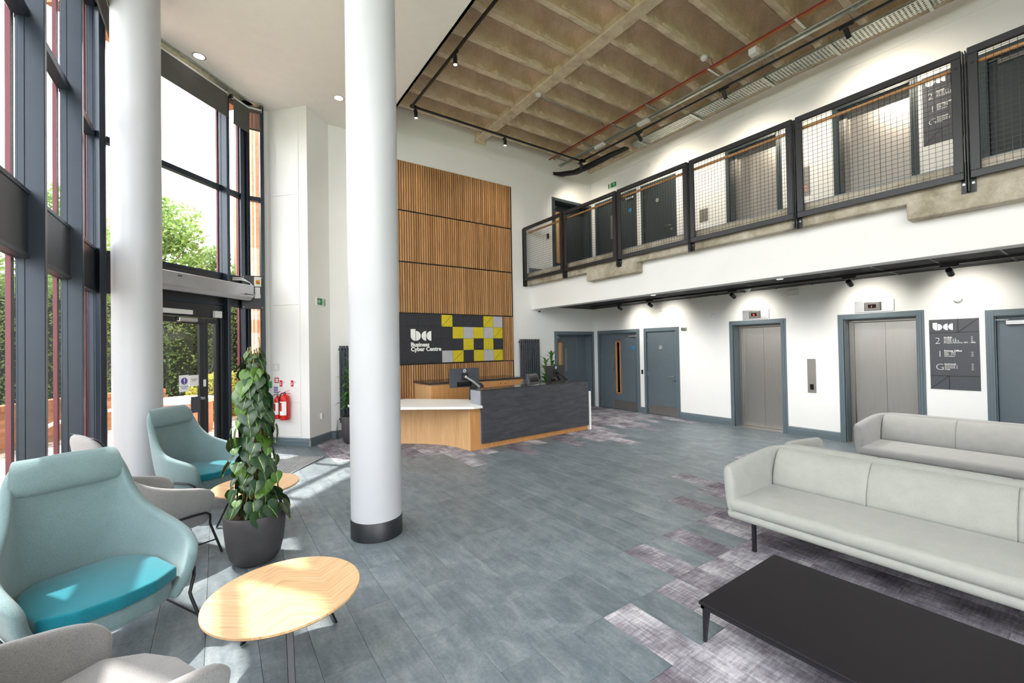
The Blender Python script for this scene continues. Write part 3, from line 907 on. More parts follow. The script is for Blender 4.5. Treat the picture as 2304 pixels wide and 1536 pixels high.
# ------------------------------------------------------------ coffered concrete ceiling
wf = sroot('ceiling_coffered')
struct(box(2.6, -2.95, 7.06, XW + 0.35, 9.1, 7.4).build('roof_slab', 'rib'))
SXA, SXB = 5.04, 5.28
def coffer_mesh(L, Wd):
    rings = [(0.0, 0.0, 0.03), (0.014, 0.20, 0.03), (0.032, 0.27, 0.05), (0.075, 0.32, 0.08), (0.13, 0.34, 0.11)]
    q = MB()
    rws = []
    for ins, z, rad in rings:
        a, b = L / 2 - ins, Wd / 2 - ins
        ring = []
        for cx, cy, t0 in ((a - rad, b - rad, 0), (-a + rad, b - rad, 90), (-a + rad, -b + rad, 180), (a - rad, -b + rad, 270)):
            for k in range(4):
                t = radians(t0 + 30 * k)
                ring.append((cx + rad * cos(t), cy + rad * sin(t), z))
        rws.append(ring)
    q.rows(rws, True)
    n = len(q.v)
    q.f.append(tuple(range(n - 16, n)))
    me = q.mesh('coffer', 'coffer', smooth='auto', recalc=False)
    return me
def seams(L, Wd, step):
    q = MB()
    x = -L / 2 + step * 0.6
    while x < L / 2 - 0.1:
        pts = []
        for ins, z in ((0.002, 0.01), (0.015, 0.20), (0.033, 0.268), (0.076, 0.318), (0.14, 0.339)):
            pts.append((x, -Wd / 2 + ins, z))
        pts2 = [(x, -p[1], p[2]) for p in pts][::-1]
        q.tube(pts + pts2, 0.005, 4, False)
        x += step
    return q.mesh('formwork_seam', 'rib', smooth=True, recalc=False)
RIBC = {}
def rough_rib(x0, x1):
    key = (x0, len([k for k in RIBC if k[0] == x0]) % 4)
    if len([k for k in RIBC if k[0] == x0]) >= 4: return RIBC[(x0, random.randrange(4))]
    q = MB(); n = int((x1 - x0) / 0.09); rw = []
    for i in range(n + 1):
        x = x0 + (x1 - x0) * i / n
        j = lambda a=0.006: random.uniform(-a, a)
        a, b, c, d = j(), j(), j(0.004), j(0.004)
        rw.append([(x, -0.058, 7.06), (x, -0.060 + a, 6.675), (x, -0.047 + a, 6.652 + c), (x, 0.0, 6.648 + d), (x, 0.047 + b, 6.652 + d), (x, 0.060 + b, 6.675), (x, 0.058, 7.06)])
    q.rows(rw)
    RIBC[key] = q.mesh('rib', 'rib')
    return RIBC[key]
LA, LB = SXA - 2.80, 8.72 - SXB
CW = 0.49
cmA, cmB = coffer_mesh(LA, CW), coffer_mesh(LB, CW)
smA, smB = seams(LA, CW, 0.46), seams(LB, CW, 0.46)
ribs_y = [8.31 - 0.605 * k for k in range(19)]
for k, y in enumerate(ribs_y):
    link('rib', rough_rib(2.76, SXA), wf, (0, y, 0))
    link('rib', rough_rib(SXB, 8.8), wf, (0, y, 0))
    yc = y - 0.3025
    for me, sm, xc in ((cmA, smA, 2.80 + LA / 2), (cmB, smB, SXB + LB / 2)):
        o = link('coffer', me, wf, (xc, yc, 6.655))
        s_ = link('formwork_seam', sm, o, (0, 0, 0)); s_['kind'] = 'stuff'
for me, xc in ((cmA, 2.80 + LA / 2), (cmB, SXB + LB / 2)):
    link('coffer', me, wf, (xc, 8.62, 6.655))
box(SXA - 0.005, -2.9, 6.62, SXB + 0.005, 8.75, 7.06).build('spine_beam', 'rib', wf, bevel=0.012, seg=1)
box(8.70, -2.9, 6.62, XW + 0.05, 8.75, 7.06).build('spine_beam', 'rib', wf, bevel=0.012, seg=1)
box(SXA - 0.03, 8.60, 6.53, SXB + 0.03, YB, 6.66).build('beam_seat', 'rib', wf, bevel=0.01, seg=1)

# ------------------------------------------------------------ round columns
def column(x, y, top, label):
    r = thing('column', label, 'column', (x, y, 0))
    MB().lathe([(0.229, 0.17), (0.229, top)], n=64).build('shaft', 'column', r, smooth='auto')
    MB().lathe([(0.233, 0), (0.233, 0.165), (0.229, 0.17)], n=64).build('skirting', 'spandrel', r, smooth='auto')
column(1.226, 4.057, ZS, 'pale round column in the middle of the floor with black skirting')
column(-0.761, 6.609, ZS, 'pale round column against the entrance glazing behind the armchairs')

# ------------------------------------------------------------ curtain walling
wn = [0]
def facet(A, B, fins, skip_low=(), end_posts=True, blinds=(), cap=True):
    """glazing from A to B, interior on the right hand; fins: positions along it"""
    wn[0] += 1
    A, B = Vector(A), Vector(B)
    L = (B - A).length
    th = atan2((B - A).y, (B - A).x)
    r = sroot('window_%d' % wn[0], (A.x, A.y, 0), th)
    xs = sorted(fins)
    fin = MB(); fin.box(-0.03, -0.165, 0, 0.03, 0, ZS)
    fin.box(-0.035, -0.055, 0, 0.035, -0.012, ZS)
    fme = fin.mesh('mullion', 'mullion', bevel=0.004, seg=1)
    cme = box(-0.035, 0.022, 0, 0.035, 0.052, ZS + 0.1).mesh('cover_cap', 'redcap')
    for x in xs:
        m_ = link('mullion', fme, r, (x, 0, 0))
        if cap: link('cover_cap', cme, m_, (0, 0, 0))
    edges = [0] + xs + [L]
    edges = sorted(set(round(e, 3) for e in edges))
    for a, b in zip(edges, edges[1:]):
        if b - a < 0.08: continue
        i0, i1 = a + 0.03, b - 0.03
        low = any(abs(a - s_[0]) < 0.02 for s_ in skip_low)
        for (z0, z1, dp, nm) in ((4.43, 4.51, 0.075, 'transom'), (6.06, ZS, 0.08, 'transom'), (2.49, 2.53, 0.08, 'transom'), (3.0, 3.04, 0.08, 'transom')):
            box(i0, -dp, z0, i1, 0.02, z1).build(nm, 'mullion', r, bevel=0.003, seg=1)
        box(i0, -0.072, 2.53, i1, 0.0, 3.0).build('spandrel_panel', 'spandrel', r)
        panes = [(3.04, 4.43), (4.51, 6.06)]
        if not low:
            box(i0, -0.075, 0, i1, 0.02, 0.09).build('transom', 'mullion', r, bevel=0.003, seg=1)
            panes.append((0.09, 2.49))
        for z0, z1 in panes:
            box(i0, -0.012, z0, i1, -0.004, z1).build('glass_pane', 'glass', r)
    return r, th, L
K1 = (-1.3, 7.34); K2 = (0.394, 8.985)
facet((2.8, -2.8), (0.4, -2.8), [0.0, 1.2, 2.4])
facet((0.4, -2.8), (-1.3, -1.14), [1.19, 2.37])
facet((-1.3, -1.14), K1, [0.24, 1.42, 2.60, 3.78, 4.96, 6.14, 7.32, 8.45])
w4, th4, L4 = facet(K1, K2, [0.035, 0.60, 1.905, 2.33], skip_low=[(0.6, 1.905)])
w5, th5, L5 = facet(K2, (0.71, 8.985), [0.0, 0.30])
# head trim under the soffit
def strip(name, A, B, z0, z1, d0, d1, mat, parent=None):
    A, B = Vector(A), Vector(B)
    th = atan2((B - A).y, (B - A).x)
    return box(0, -d1, z0, (B - A).length, -d0, z1).build(name, mat, parent, (A.x, A.y, 0), th)
for i, (a, b) in enumerate((((-1.3, -1.1), K1), (K1, K2), (K2, (0.71, 8.985)))):
    struct(strip('trim_%d' % (3 + i), a, b, ZS - 0.03, ZS - 0.001, 0.0, 0.26, 'galv'))
# roller blinds
def blind(A, th, x0, x1, z, label, mat='blind'):
    r = thing('roller_blind', label, 'blind', (A[0], A[1], 0), th, 'roller blinds along the top of the glazing')
    MB().lathe([(0.028, x0), (0.028, x1)], (0, -0.20, 6.03), 14, 'x').build('roller', 'steelwhite', r, smooth='auto')
    box(x0 + 0.01, -0.224, z, x1 - 0.01, -0.221, 6.03).build('fabric', mat, r)
    box(x0 + 0.01, -0.232, z - 0.02, x1 - 0.01, -0.214, z + 0.004).build('bottom_bar', 'blind', r)
    for x in (x0 - 0.008, x1 + 0.002):
        box(x, -0.24, 6.0, x + 0.006, -0.16, 6.08).build('bracket', 'chrome', r)
blind(K1, th4, 0.66, 1.85, 5.65, 'long grey roller blind above the entrance doors')
blind(K1, th4, 0.08, 0.55, 5.65, 'grey roller blind behind the round column')
blind(K1, th4, 1.95, 2.28, 5.60, 'narrow grey roller blind beside the glazing corner')
blind(K2, th5, 0.04, 0.29, 5.66, 'sheer brown roller blind in the end window facing the brick wall', 'screen')
blind((-1.3, -1.14), pi / 2, 7.36, 8.40, 5.70, 'grey roller blind at the far end of the left glazing')

# ------------------------------------------------------------ entrance doors
dn[0] += 1
ed = sroot('door_%d' % dn[0], (K1[0], K1[1], 0), th4)
q = MB()
q.box(0.63, -0.08, 2.27, 1.875, 0.0, 2.49); q.box(0.63, -0.08, 0, 0.70, 0, 2.27); q.box(1.80, -0.10, 0, 1.88, 0.0, 2.27)
q.build('door_frame', 'spandrel', ed, bevel=0.004, seg=1)
def gleaf(x0, x1, sw, name):
    q = MB(); y0, y1 = -0.065, -0.015
    q.box(x0, y0, 0.02, x0 + sw, y1, 2.26); q.box(x1 - sw, y0, 0.02, x1, y1, 2.26)
    q.box(x0 + sw, y0, 2.26 - sw * 1.1, x1 - sw, y1, 2.26); q.box(x0 + sw, y0, 0.02, x1 - sw, y1, 0.02 + sw * 1.5)
    o = q.build(name, 'spandrel', ed, bevel=0.004, seg=1)
    box(x0 + sw, -0.045, 0.02 + sw * 1.5, x1 - sw, -0.037, 2.26 - sw * 1.1).build('glass_pane', 'glass', o)
    return o
la = gleaf(0.71, 1.515, 0.075, 'door_leaf')
lb = gleaf(1.52, 1.80, 0.07, 'door_leaf')
box(1.06, -0.13, 2.19, 1.36, -0.065, 2.25).build('door_closer', 'chrome', la, bevel=0.006, seg=1)
MB().bar((1.09, -0.14, 2.17), (1.44, -0.15, 2.165), 0.035, 0.03).build('closer_arm', 'black', la)
box(0.75, -0.13, 2.30, 1.28, -0.08, 2.37).build('door_sensor', 'steelwhite', ed, bevel=0.006, seg=1)
box(1.66, -0.13, 2.28, 1.80, -0.08, 2.39).build('access_reader', 'steelwhite', ed, bevel=0.006, seg=1)
box(1.44, -0.105, 0.98, 1.50, -0.065, 1.02).build('lock', 'chrome', la, bevel=0.003, seg=1)
box(1.28, -0.075, 0.79, 1.44, -0.067, 1.04).build('push_plate', 'plastic', la, bevel=0.01, seg=2)
box(1.50, -0.075, 1.18, 1.54, -0.065, 1.29).build('keeper', 'steelwhite', lb)
# paper notices on the door glass
nt1 = thing('door_notice', 'white notice with a violet exclamation mark on the entrance door glass', 'notice', (K1[0], K1[1], 0), th4)
box(1.12, -0.050, 1.13, 1.27, -0.047, 1.38).build('paper', 'signwhite', nt1)
MB().lathe([(0.052, -0.050), (0.052, -0.052)], (1.195, 0, 1.29), 24, 'y').build('symbol_disc', 'navy', nt1)
MB().flat([(1.187, 1.325), (1.203, 1.325), (1.199, 1.275), (1.191, 1.275)], -0.054, -0.052).build('exclamation_mark', 'signwhite', nt1)
MB().lathe([(0.007, -0.052), (0.007, -0.054)], (1.195, 0, 1.258), 12, 'y').build('exclamation_dot', 'signwhite', nt1)
text('AUTOMATIC\nDOORS', 0.026, 'navy', nt1, (1.195, -0.052, 1.20), align='CENTER', ext=0.0005)
nt2 = thing('door_notice', 'plain white notice reading Automatic Door beside the stile', 'notice', (K1[0], K1[1], 0), th4)
box(1.275, -0.050, 1.20, 1.435, -0.047, 1.37).build('paper', 'signwhite', nt2)
text('Automatic\nDoor', 0.026, 'plastic', nt2, (1.355, -0.052, 1.30), align='CENTER', ext=0.0005)

# air curtain heater
ac = thing('air_curtain', 'long silver air curtain heater mounted above the entrance doors', 'heater', (K1[0], K1[1], 0), th4)
prof = [(-0.10, 2.63), (-0.34, 2.60), (-0.40, 2.66), (-0.41, 2.86), (-0.10, 2.88)]
q = MB()
q.rows([[(x, y + (0.0 if x < 2.2 else 0.05), z) for y, z in prof] for x in (0.55, 2.22)], True)
q.f += [(4, 3, 2, 1, 0), (5, 6, 7, 8, 9)]
q.build('casing', plain('silver_casing', rgb(176, 176, 180), 0.28, 0.6, var=0.02), ac, bevel=0.01, seg=2)
MB().box(1.98, -0.404, 2.682, 2.14, -0.40, 2.70).build('maker_plate', 'plastic', ac)
MB().box(0.80, -0.412, 2.80, 0.86, -0.408, 2.82).build('maker_plate', 'plastic', ac)
q = MB(); q.box(0.9, -0.12, 2.70, 0.95, -0.02, 2.80); q.box(1.8, -0.12, 2.70, 1.85, -0.02, 2.80)
q.build('bracket', 'black', ac)
bp = thing('backing_board', 'black board behind the isolator above the corner window', 'board', (K2[0], K2[1], 0), th5)
box(-0.02, -0.19, 2.47, 0.30, -0.17, 3.06).build('board', 'spandrel', bp, bevel=0.003, seg=1)
for x in (0.0, 0.28):
    for z in (2.50, 3.03):
        MB().lathe([(0.006, -0.19), (0.006, -0.194)], (x, 0, z), 8, 'y').build('screw', 'chrome', bp)
iso = thing('isolator_switch', 'grey isolator box with red rotary knob on yellow plate', 'switch', (K2[0], K2[1], 0), th5)
box(0.155, -0.27, 2.86, 0.26, -0.19, 3.03).build('box', 'steelwhite', iso, bevel=0.008, seg=2)
box(0.175, -0.275, 2.90, 0.24, -0.27, 2.98).build('yellow_plate', 'felt_yellow', iso)
MB().lathe([(0.024, -0.275), (0.022, -0.305)], (0.207, 0, 2.94), 20, 'y').build('knob', 'red', iso, smooth='auto')
sk = thing('spur_socket', 'white fused spur and gland under the isolator box', 'socket', (K2[0], K2[1], 0), th5)
box(0.165, -0.25, 2.70, 0.245, -0.19, 2.85).build('box', 'steelwhite', sk, bevel=0.01, seg=2)
box(0.155, -0.255, 2.655, 0.25, -0.19, 2.73).build('cover', 'steelwhite', sk, bevel=0.01, seg=2)
q = MB()
for i in range(6):
    rr = random.random() * 0.05
    q.tube([(-0.42 + i * 0.02, -0.30, 2.90 + 0.01 * i), (-0.20, -0.26, 2.95 + rr), (-0.02, -0.24, 2.96 + rr), (0.10, -0.24, 2.92), (0.10 + 0.01 * i, -0.24, 2.86)], 0.005, 6)
tag(q.build('cable_loop', 'steelwhite', None, (K2[0], K2[1], 0), th5, smooth=True), 'loose white cables looped on top of the air curtain end', 'cable')

# ------------------------------------------------------------ outdoors
gnd = struct(box(-40, -30, -0.30, 40, 50, -0.26).build('ground', 'grass'))
struct(box(-9, -6, -0.26, 0.7, 24, -0.03).build('ground_paving', 'paving'))
# brick boundary walls: each brick its own piece
bw = thing('garden_wall', 'low orange brick wall with brick coping seen through the glazing', 'wall', (0, 0, 0))
path = [(-2.9, 4.2), (-3.3, 8.8), (-3.4, 11.2), (-2.4, 13.2), (-1.1, 14.0)]
brm = box(-0.105, -0.05, 0, 0.105, 0.05, 0.062).mesh('brick', 'brick')
cpm = box(-0.033, -0.115, 0, 0.033, 0.115, 0.10).mesh('coping_brick', 'brick')
nb = 0
WT = 0.82
for (ax, ay), (bx_, by_) in zip(path, path[1:]):
    d = Vector((bx_ - ax, by_ - ay)); L = d.length; u = d / L; a_ = atan2(u.y, u.x)
    MB().box(0, -0.045, -0.1, L, 0.10, WT - 0.10).build('mortar_core', 'mortar', bw, (ax, ay, 0), a_)
    if ay < 8: continue
    z = WT - 0.10 - 0.075; row = 0
    while z > -0.05 and row < 9:
        x = 0.1125 if row % 2 else 0.0
        while x < L:
            if nb < 262:
                o = link('brick', brm, bw, (ax + u.x * x, ay + u.y * x, z), a_)
                nb += 1
            x += 0.225
        z -= 0.075; row += 1
    x = 0.04
    q = MB()
    while x < L:
        q.box(x - 0.034, -0.115, WT - 0.10, x + 0.034, 0.115, WT); x += 0.075
    q.build('brick_coping', 'brick', bw, (ax, ay, 0), a_)['kind'] = 'stuff'
ax, ay = path[0]; bx_, by_ = path[1]
d = Vector((bx_ - ax, by_ - ay)); L = d.length; u = d / L
MB().box(0, -0.115, WT - 0.10, L, 0.115, WT).build('coping', 'facade', bw, (ax, ay, 0), atan2(u.y, u.x))
MB().box(0, -0.10, -0.1, L, -0.045, WT - 0.1).build('brick_face', 'facade', bw, (ax, ay, 0), atan2(u.y, u.x))
pr_ = thing('brick_pier', 'rounded brick planter end beside the path outside the doors', 'pier', (-0.60, 12.0, 0))
MB().lathe([(0.52, -0.1), (0.52, 0.62)], n=40).build('brick_drum', 'facade', pr_, smooth='auto')
MB().lathe([(0.56, 0.62), (0.56, 0.70), (0.50, 0.72)], n=40).build('capping', 'cream', pr_, smooth='auto')
hr_ = thing('ramp_handrail', 'pale metal handrail beside the ramp outside the glazing', 'handrail', (0, 0, 0))
MB().tube([(-2.2, 8.6, 0.58), (-2.3, 10.5, 0.55), (-1.9, 12.6, 0.5), (-1.2, 12.9, 0.48)], 0.03, 10).build('rail', 'steelwhite', hr_, smooth='auto')
for p in ((-2.25, 9.5), (-1.95, 12.4)):
    MB().tube([(p[0], p[1], -0.05), (p[0], p[1], 0.55)], 0.02, 8).build('post', 'steelwhite', hr_, smooth='auto')
# long brick wing with pilasters beyond the end window
bl = thing('brick_building', 'orange brick wing with cream bays and brick pilasters outside the end window', 'building', (0, 0, 0))
box(0.80, 9.35, -0.2, 2.2, 24, 9.0).build('bay_wall', 'cream', bl)
y = 9.9
while y < 23.5:
    box(0.66, y, -0.2, 0.80, y + 0.42, 9.0).build('pilaster', 'facade', bl)
    box(0.70, y + 0.42, 2.5, 0.80, y + 1.05, 3.0).build('sill_band', 'cream', bl)
    y += 1.05
# maroon downpipe / steel outside the glazing corner
sp = thing('maroon_post', 'maroon steel post just outside the corner of the glazing', 'post', (0.36, 9.22, 0))
box(-0.05, -0.05, -0.1, 0.05, 0.05, 6.6).build('post', 'redcap', sp)
ev = MB().prism([(-1.45, 7.40), (0.36, 9.12), (0.10, 9.38), (-1.75, 7.62)], 6.12, 6.5)
tag(ev.build('roof_eave', 'facade'), 'brick red eave projecting outside above the entrance glazing', 'eave')

def leaf_cloud(n, blobs, size, seed, flat_=0.0):
    rnd = random.Random(seed)
    vs, fs = [], []
    tot = sum(b[3] * b[4] * b[5] for b in blobs)
    for b in blobs:
        k = max(10, int(n * b[3] * b[4] * b[5] / tot))
        for _ in range(k):
            # bias to the shell of each blob
            while True:
                p = Vector((rnd.uniform(-1, 1), rnd.uniform(-1, 1), rnd.uniform(-1, 1)))
                if 0.3 < p.length < 1: break
            c = Vector((b[0] + p.x * b[3], b[1] + p.y * b[4], b[2] + p.z * b[5]))
            a = Vector((rnd.uniform(-1, 1), rnd.uniform(-1, 1), rnd.uniform(-1, 1))).normalized()
            bb = a.cross(Vector((rnd.uniform(-1, 1), rnd.uniform(-1, 1), rnd.uniform(-1, 1)))).normalized()
            s = size * rnd.uniform(0.6, 1.3)
            i = len(vs)
            vs += [tuple(c - a * s), tuple(c + bb * s * 0.5), tuple(c + a * s), tuple(c - bb * s * 0.5)]
            fs.append((i, i + 1, i + 2, i + 3))
    q = MB(); q.v, q.f = vs, fs
    return q
def tree(x, y, h, r, label, seed, mat='treeleaf', n=9000, lowest=0.35):
    rnd = random.Random(seed)
    t_ = thing('tree', label, 'tree', (x, y, -0.2), 0, 'trees beyond the entrance')
    q = MB().tube([(0, 0, 0), (0.1, 0.05, h * 0.35), (0.0, 0.1, h * 0.62), (0.1, 0, h * 0.86)], 0.16, 8, taper=0.25)
    for k in range(7):
        a = rnd.uniform(0, 6.28); z = h * rnd.uniform(0.35, 0.75)
        q.tube([(0, 0, z), (cos(a) * r * 0.4, sin(a) * r * 0.4, z + h * 0.07), (cos(a) * r * 0.75, sin(a) * r * 0.75, z + h * 0.12)], 0.05, 5, taper=0.3)
    q.build('trunk', 'bark', t_, smooth=True)
    blobs = []
    for k in range(26):
        f_ = rnd.random()
        z = h * (lowest + (0.97 - lowest) * f_)
        rr = r * (1.05 - 0.75 * f_) * rnd.uniform(0.2, 0.9)
        a = rnd.uniform(0, 6.28)
        s = r * rnd.uniform(0.26, 0.42)
        blobs.append((cos(a) * rr, sin(a) * rr, z, s, s, s * 0.62))
    leaf_cloud(n, blobs, 0.085, seed).build('crown', mat, t_, recalc=False)['kind'] = 'stuff'
tree(-1.9, 20.0, 8.0, 2.3, 'tall pale green tree above the entrance doors, left of the centre post', 3)
tree(0.1, 21.5, 6.2, 1.9, 'smaller pale green tree to the right beyond the entrance doors', 4, n=7000)
tree(-4.1, 19.0, 7.0, 2.2, 'green tree seen beside the round column through the glazing', 5, n=7000)
tree(-5.9, 18.0, 7.6, 2.3, 'green tree seen between the two left mullions', 6, n=6000)
def hedge(x0, y0, x1, y1, h, dpt, label, seed, mat, n, name='hedge'):
    L = sqrt((x1 - x0) ** 2 + (y1 - y0) ** 2)
    n = n * 2
    t_ = thing(name, label, name, (x0, y0, -0.1), atan2(y1 - y0, x1 - x0))
    rnd = random.Random(seed)
    blobs = []
    x = 0
    while x < L:
        z = 0.2
        while z < h:
            blobs.append((x + rnd.uniform(-.1, .1), rnd.uniform(-.15, .15) * dpt, z, 0.42, dpt * 0.5, 0.36)); z += 0.36
        x += 0.38
    leaf_cloud(n, blobs, 0.042, seed).build('foliage', mat, t_, recalc=False)['kind'] = 'stuff'
    box(0, -dpt * 0.2, 0, L, dpt * 0.2, h * 0.9).build('dark_core', plain(name + '_core', rgb(24, 34, 20), 0.95), t_)  # solid dark box filling the inside of the foliage
hedge(-6.5, 14.2, -0.6, 15.6, 3.5, 0.9, 'tall dark green hedge behind the brick wall outside', 11, 'hedgeleaf', 30000)
hedge(-8.5, 8.2, -5.6, 14.4, 3.9, 0.9, 'dark green hedge outside the left side glazing', 12, 'hedgeleaf', 20000)
hedge(-7.5, -2.0, -8.5, 8.2, 3.6, 0.9, 'green hedge running past the left edge of the view outside', 15, 'hedgeleaf', 12000)
hedge(-0.30, 13.4, 0.45, 14.6, 1.25, 0.7, 'yellow green clipped shrub beside the path outside the doors', 13, 'shrubleaf', 6000, 'shrub')
hedge(-0.9, 16.5, 0.6, 17.2, 3.6, 0.9, 'green hedge far beyond the narrow door leaf', 14, 'hedgeleaf', 9000)

# ------------------------------------------------------------ slatted reception wall
sl = thing('slat_wall', 'oak slatted wall panelling behind the reception desk, on black backing', 'wall panelling', (2.40, YB, 0))
SLW = 6.03 - 2.40
box(0, -0.018, 0.0, SLW, 0, 5.685).build('backing', 'black', sl)
rows_z = [(4.645, 5.68), (3.565, 4.615), (2.485, 3.535), (0.02, 1.375)]
pitch = 0.0535
for ri, (z0, z1) in enumerate(rows_z):
    me = box(-0.018, -0.045, z0, 0.018, -0.018, z1).mesh('slat', 'slat')
    x = 0.03
    while x < SLW - 0.02:
        link('slat', me, sl, (x, 0, 0))
        x += pitch
me = box(-0.018, -0.045, 1.40, 0.018, -0.018, 2.455).mesh('slat', 'slat')
for i in range(6):
    link('slat', me, sl, (5.715 - 2.40 + i * pitch, 0, 0))

# felt tile sign
fs_ = thing('reception_sign', 'felt tile sign reading Business Cyber Centre with yellow and grey squares', 'sign', (0, YB - 0.046, 0))
box(2.41, -0.004, 1.385, 5.70, 0, 2.47).build('backing', 'black', fs_)
cols = [3.01 + 0.2677 * i for i in range(10)]
pat = ['DDDDyDGdyW', ]
grid = [
    'DDDDDYDdDYG',      # row from the top, first columns behind the round column
    'DDDDDDYGYGY',
    'DDDDDDDYdYD',
    'dDDDDGYDYGY']
diag = {(0, 5), (0, 7), (0, 9), (1, 10), (2, 8), (3, 0), (3, 6), (3, 10)}
tw, th_ = 0.2677, 0.2635
tx0 = 5.685 - 11 * tw
for ri in range(4):
    for ci in range(-1, 11):
        x0 = tx0 + ci * tw; z1 = 2.455 - ri * th_
        x1 = x0 + tw - 0.006; z0 = z1 - th_ + 0.006
        ch = grid[ri][ci] if ci >= 0 else 'D'
        mt = {'D': 'felt_dark', 'd': 'felt_dark', 'Y': 'felt_yellow', 'G': 'felt_grey'}[ch]
        if (ri, ci) in diag:
            g = 0.006
            MB().flat([(x0, z0 + g), (x1 - g, z1), (x0, z1)], -0.016, -0.004).build('felt_tile', mt, fs_)
            MB().flat([(x0 + g, z0), (x1, z0), (x1, z1 - g)], -0.016, -0.004).build('felt_tile', mt, fs_)
        else:
            box(x0, -0.016, z0, x1, -0.004, z1).build('felt_tile', mt, fs_)
def logo(parent, x, z, s, y0, y1, mat):
    """three-letter emblem: rounded stem and half disc, then two left-facing half discs. s = height"""
    r = s * 0.42
    def arc(cx, cz, rad, a0, a1, n=14): return [(cx + rad * cos(radians(a0 + (a1 - a0) * i / n)), cz + rad * sin(radians(a0 + (a1 - a0) * i / n))) for i in range(n + 1)]
    MB().flat([(x, z + s)] + [(x, z + r)] + arc(x + r, z + r, r, 180, 270)[1:] + [(x + r, z + s)], y0, y1).build('letter_stem', mat, parent)
    g = s * 0.05
    MB().flat(arc(x + r + g, z + r, r, -90, 90), y0, y1).build('letter_bowl', mat, parent)
    for k in range(2):
        xx = x + 2 * r + g + s * 0.07 + (k + 1) * r + k * s * 0.05
        MB().flat(arc(xx, z + r, r, 90, 270), y0, y1).build('letter_bowl', mat, parent)
logo(fs_, 3.36, 1.885, 0.25, -0.028, -0.016, 'signwhite')
text('Business\nCyber Centre', 0.122, 'signwhite', fs_, (3.36, -0.020, 1.765), ext=0.004, bold=0.004, line=0.80)

# ------------------------------------------------------------ radiators
def radiator(x, y, w_, z0, z1, n, label):
    r = thing('radiator', label, 'radiator', (x, y, 0), 0, 'tall vertical radiators on the reception wall')
    me = MB().lathe([(0.024, z0), (0.024, z1)], (0, -0.07, 0), 14).mesh('tube', 'radiator', smooth='auto')
    for i in range(n):
        link('tube', me, r, (w_ * (i + 0.5) / n, 0, 0))
    q = MB(); q.box(0, -0.055, z0 + 0.05, w_, -0.03, z0 + 0.09); q.box(0, -0.055, z1 - 0.09, w_, -0.03, z1 - 0.05)
    q.box(0.1, -0.04, z1 - 0.2, 0.14, 0, z1 - 0.16); q.box(w_ - 0.14, -0.04, z0 + 0.2, w_ - 0.10, 0, z0 + 0.24)
    q.build('manifold', 'radiator', r)
    MB().tube([(0.0, -0.06, z0 + 0.06), (-0.05, -0.06, z0 + 0.06), (-0.05, -0.06, 0.0)], 0.01, 8).build('valve_pipe', 'chrome', r, smooth=True)
radiator(6.17, YB, 0.64, 0.16, 1.91, 10, 'anthracite vertical radiator between the slatted wall and the doorway')
radiator(1.96, 8.85, 0.36, 0.30, 1.80, 6, 'dark vertical radiator beside the round column, behind a plant')

# ------------------------------------------------------------ reception desk
rd = thing('reception_desk', 'reception desk with dark stone-look front and oak plinth', 'desk', (0, 0, 0))
F0, F1 = Vector((3.66, 6.22)), Vector((6.25, 6.32))
fd = (F1 - F0).normalized(); fn = Vector((-fd.y, fd.x))
def P(a, b): v = F0 + fd * a + fn * b; return (v.x, v.y)
LD = (F1 - F0).length
q = MB().prism([P(0, 0), P(LD, 0), P(LD, 0.04), P(0, 0.04)], 0.10, 1.0)
q.build('front_panel', 'darklam', rd, bevel=0.002, seg=1)
MB().prism([P(0, 0.04), P(0.03, 0.04), P(0.03, 0.36), P(0, 0.36)], 0.10, 0.985).build('side_panel', plain('grey_edge_panel', rgb(150, 152, 160), 0.4), rd, bevel=0.002, seg=1)
MB().prism([P(0.0, 0.0), P(LD, 0.0), P(LD, 0.36), P(0.0, 0.36)], 0.985, 1.003).build('shelf_top', 'counter', rd, bevel=0.002, seg=1)
MB().prism([P(LD - 0.03, 0.04), P(LD, 0.04), P(LD, 0.36), P(LD - 0.03, 0.36)], 0.10, 0.985).build('side_panel', 'darklam', rd)
MB().prism([P(0.03, 0.06), P(LD + 0.02, 0.06), P(LD + 0.02, 0.12), P(0.03, 0.12)], 0, 0.985).build('plinth', 'oakend', rd)
MB().prism([P(0.1, 0.12), P(LD - 0.1, 0.12), P(LD - 0.1, 0.9), P(0.1, 0.9)], 0.72, 0.75).build('worktop', 'white', rd)
MB().prism([P(LD + 0.02, 0.0), P(LD + 0.07, 0.0), P(LD + 0.07, 0.85), P(LD + 0.02, 0.85)], 0.0, 0.785).build('waterfall_end', 'white', rd, bevel=0.003, seg=1)
# low white wing
wing = thing('low_counter', 'low white topped counter with curved oak front, left wing of the reception', 'counter', (0, 0, 0))
top = [(3.45, 6.13), (3.63, 6.14), (3.64, 6.5), (3.86, 7.13), (3.02, 8.0), (1.9, 7.9), (1.9, 7.35)]
MB().prism(top, 0.712, 0.752).build('counter_top', 'white', wing, bevel=0.004, seg=2)
fr = [(3.46, 6.275), (3.44, 6.45), (3.40, 6.70), (3.33, 6.92), (3.20, 7.13), (3.02, 7.33), (2.76, 7.56), (2.3, 7.66), (1.95, 7.70)]
bk = [(1.95, 7.75), (2.4, 7.72), (2.82, 7.62), (3.08, 7.40), (3.27, 7.18), (3.40, 6.95), (3.47, 6.72), (3.50, 6.5), (3.50, 6.275)]
MB().prism(fr + bk, 0, 0.712).build('curved_front', 'oak', wing, smooth='auto')
MB().prism([(3.46, 6.272), (3.69, 6.282), (3.69, 6.50), (3.50, 6.50)], 0, 0.712).build('end_panel', 'oakend', wing)
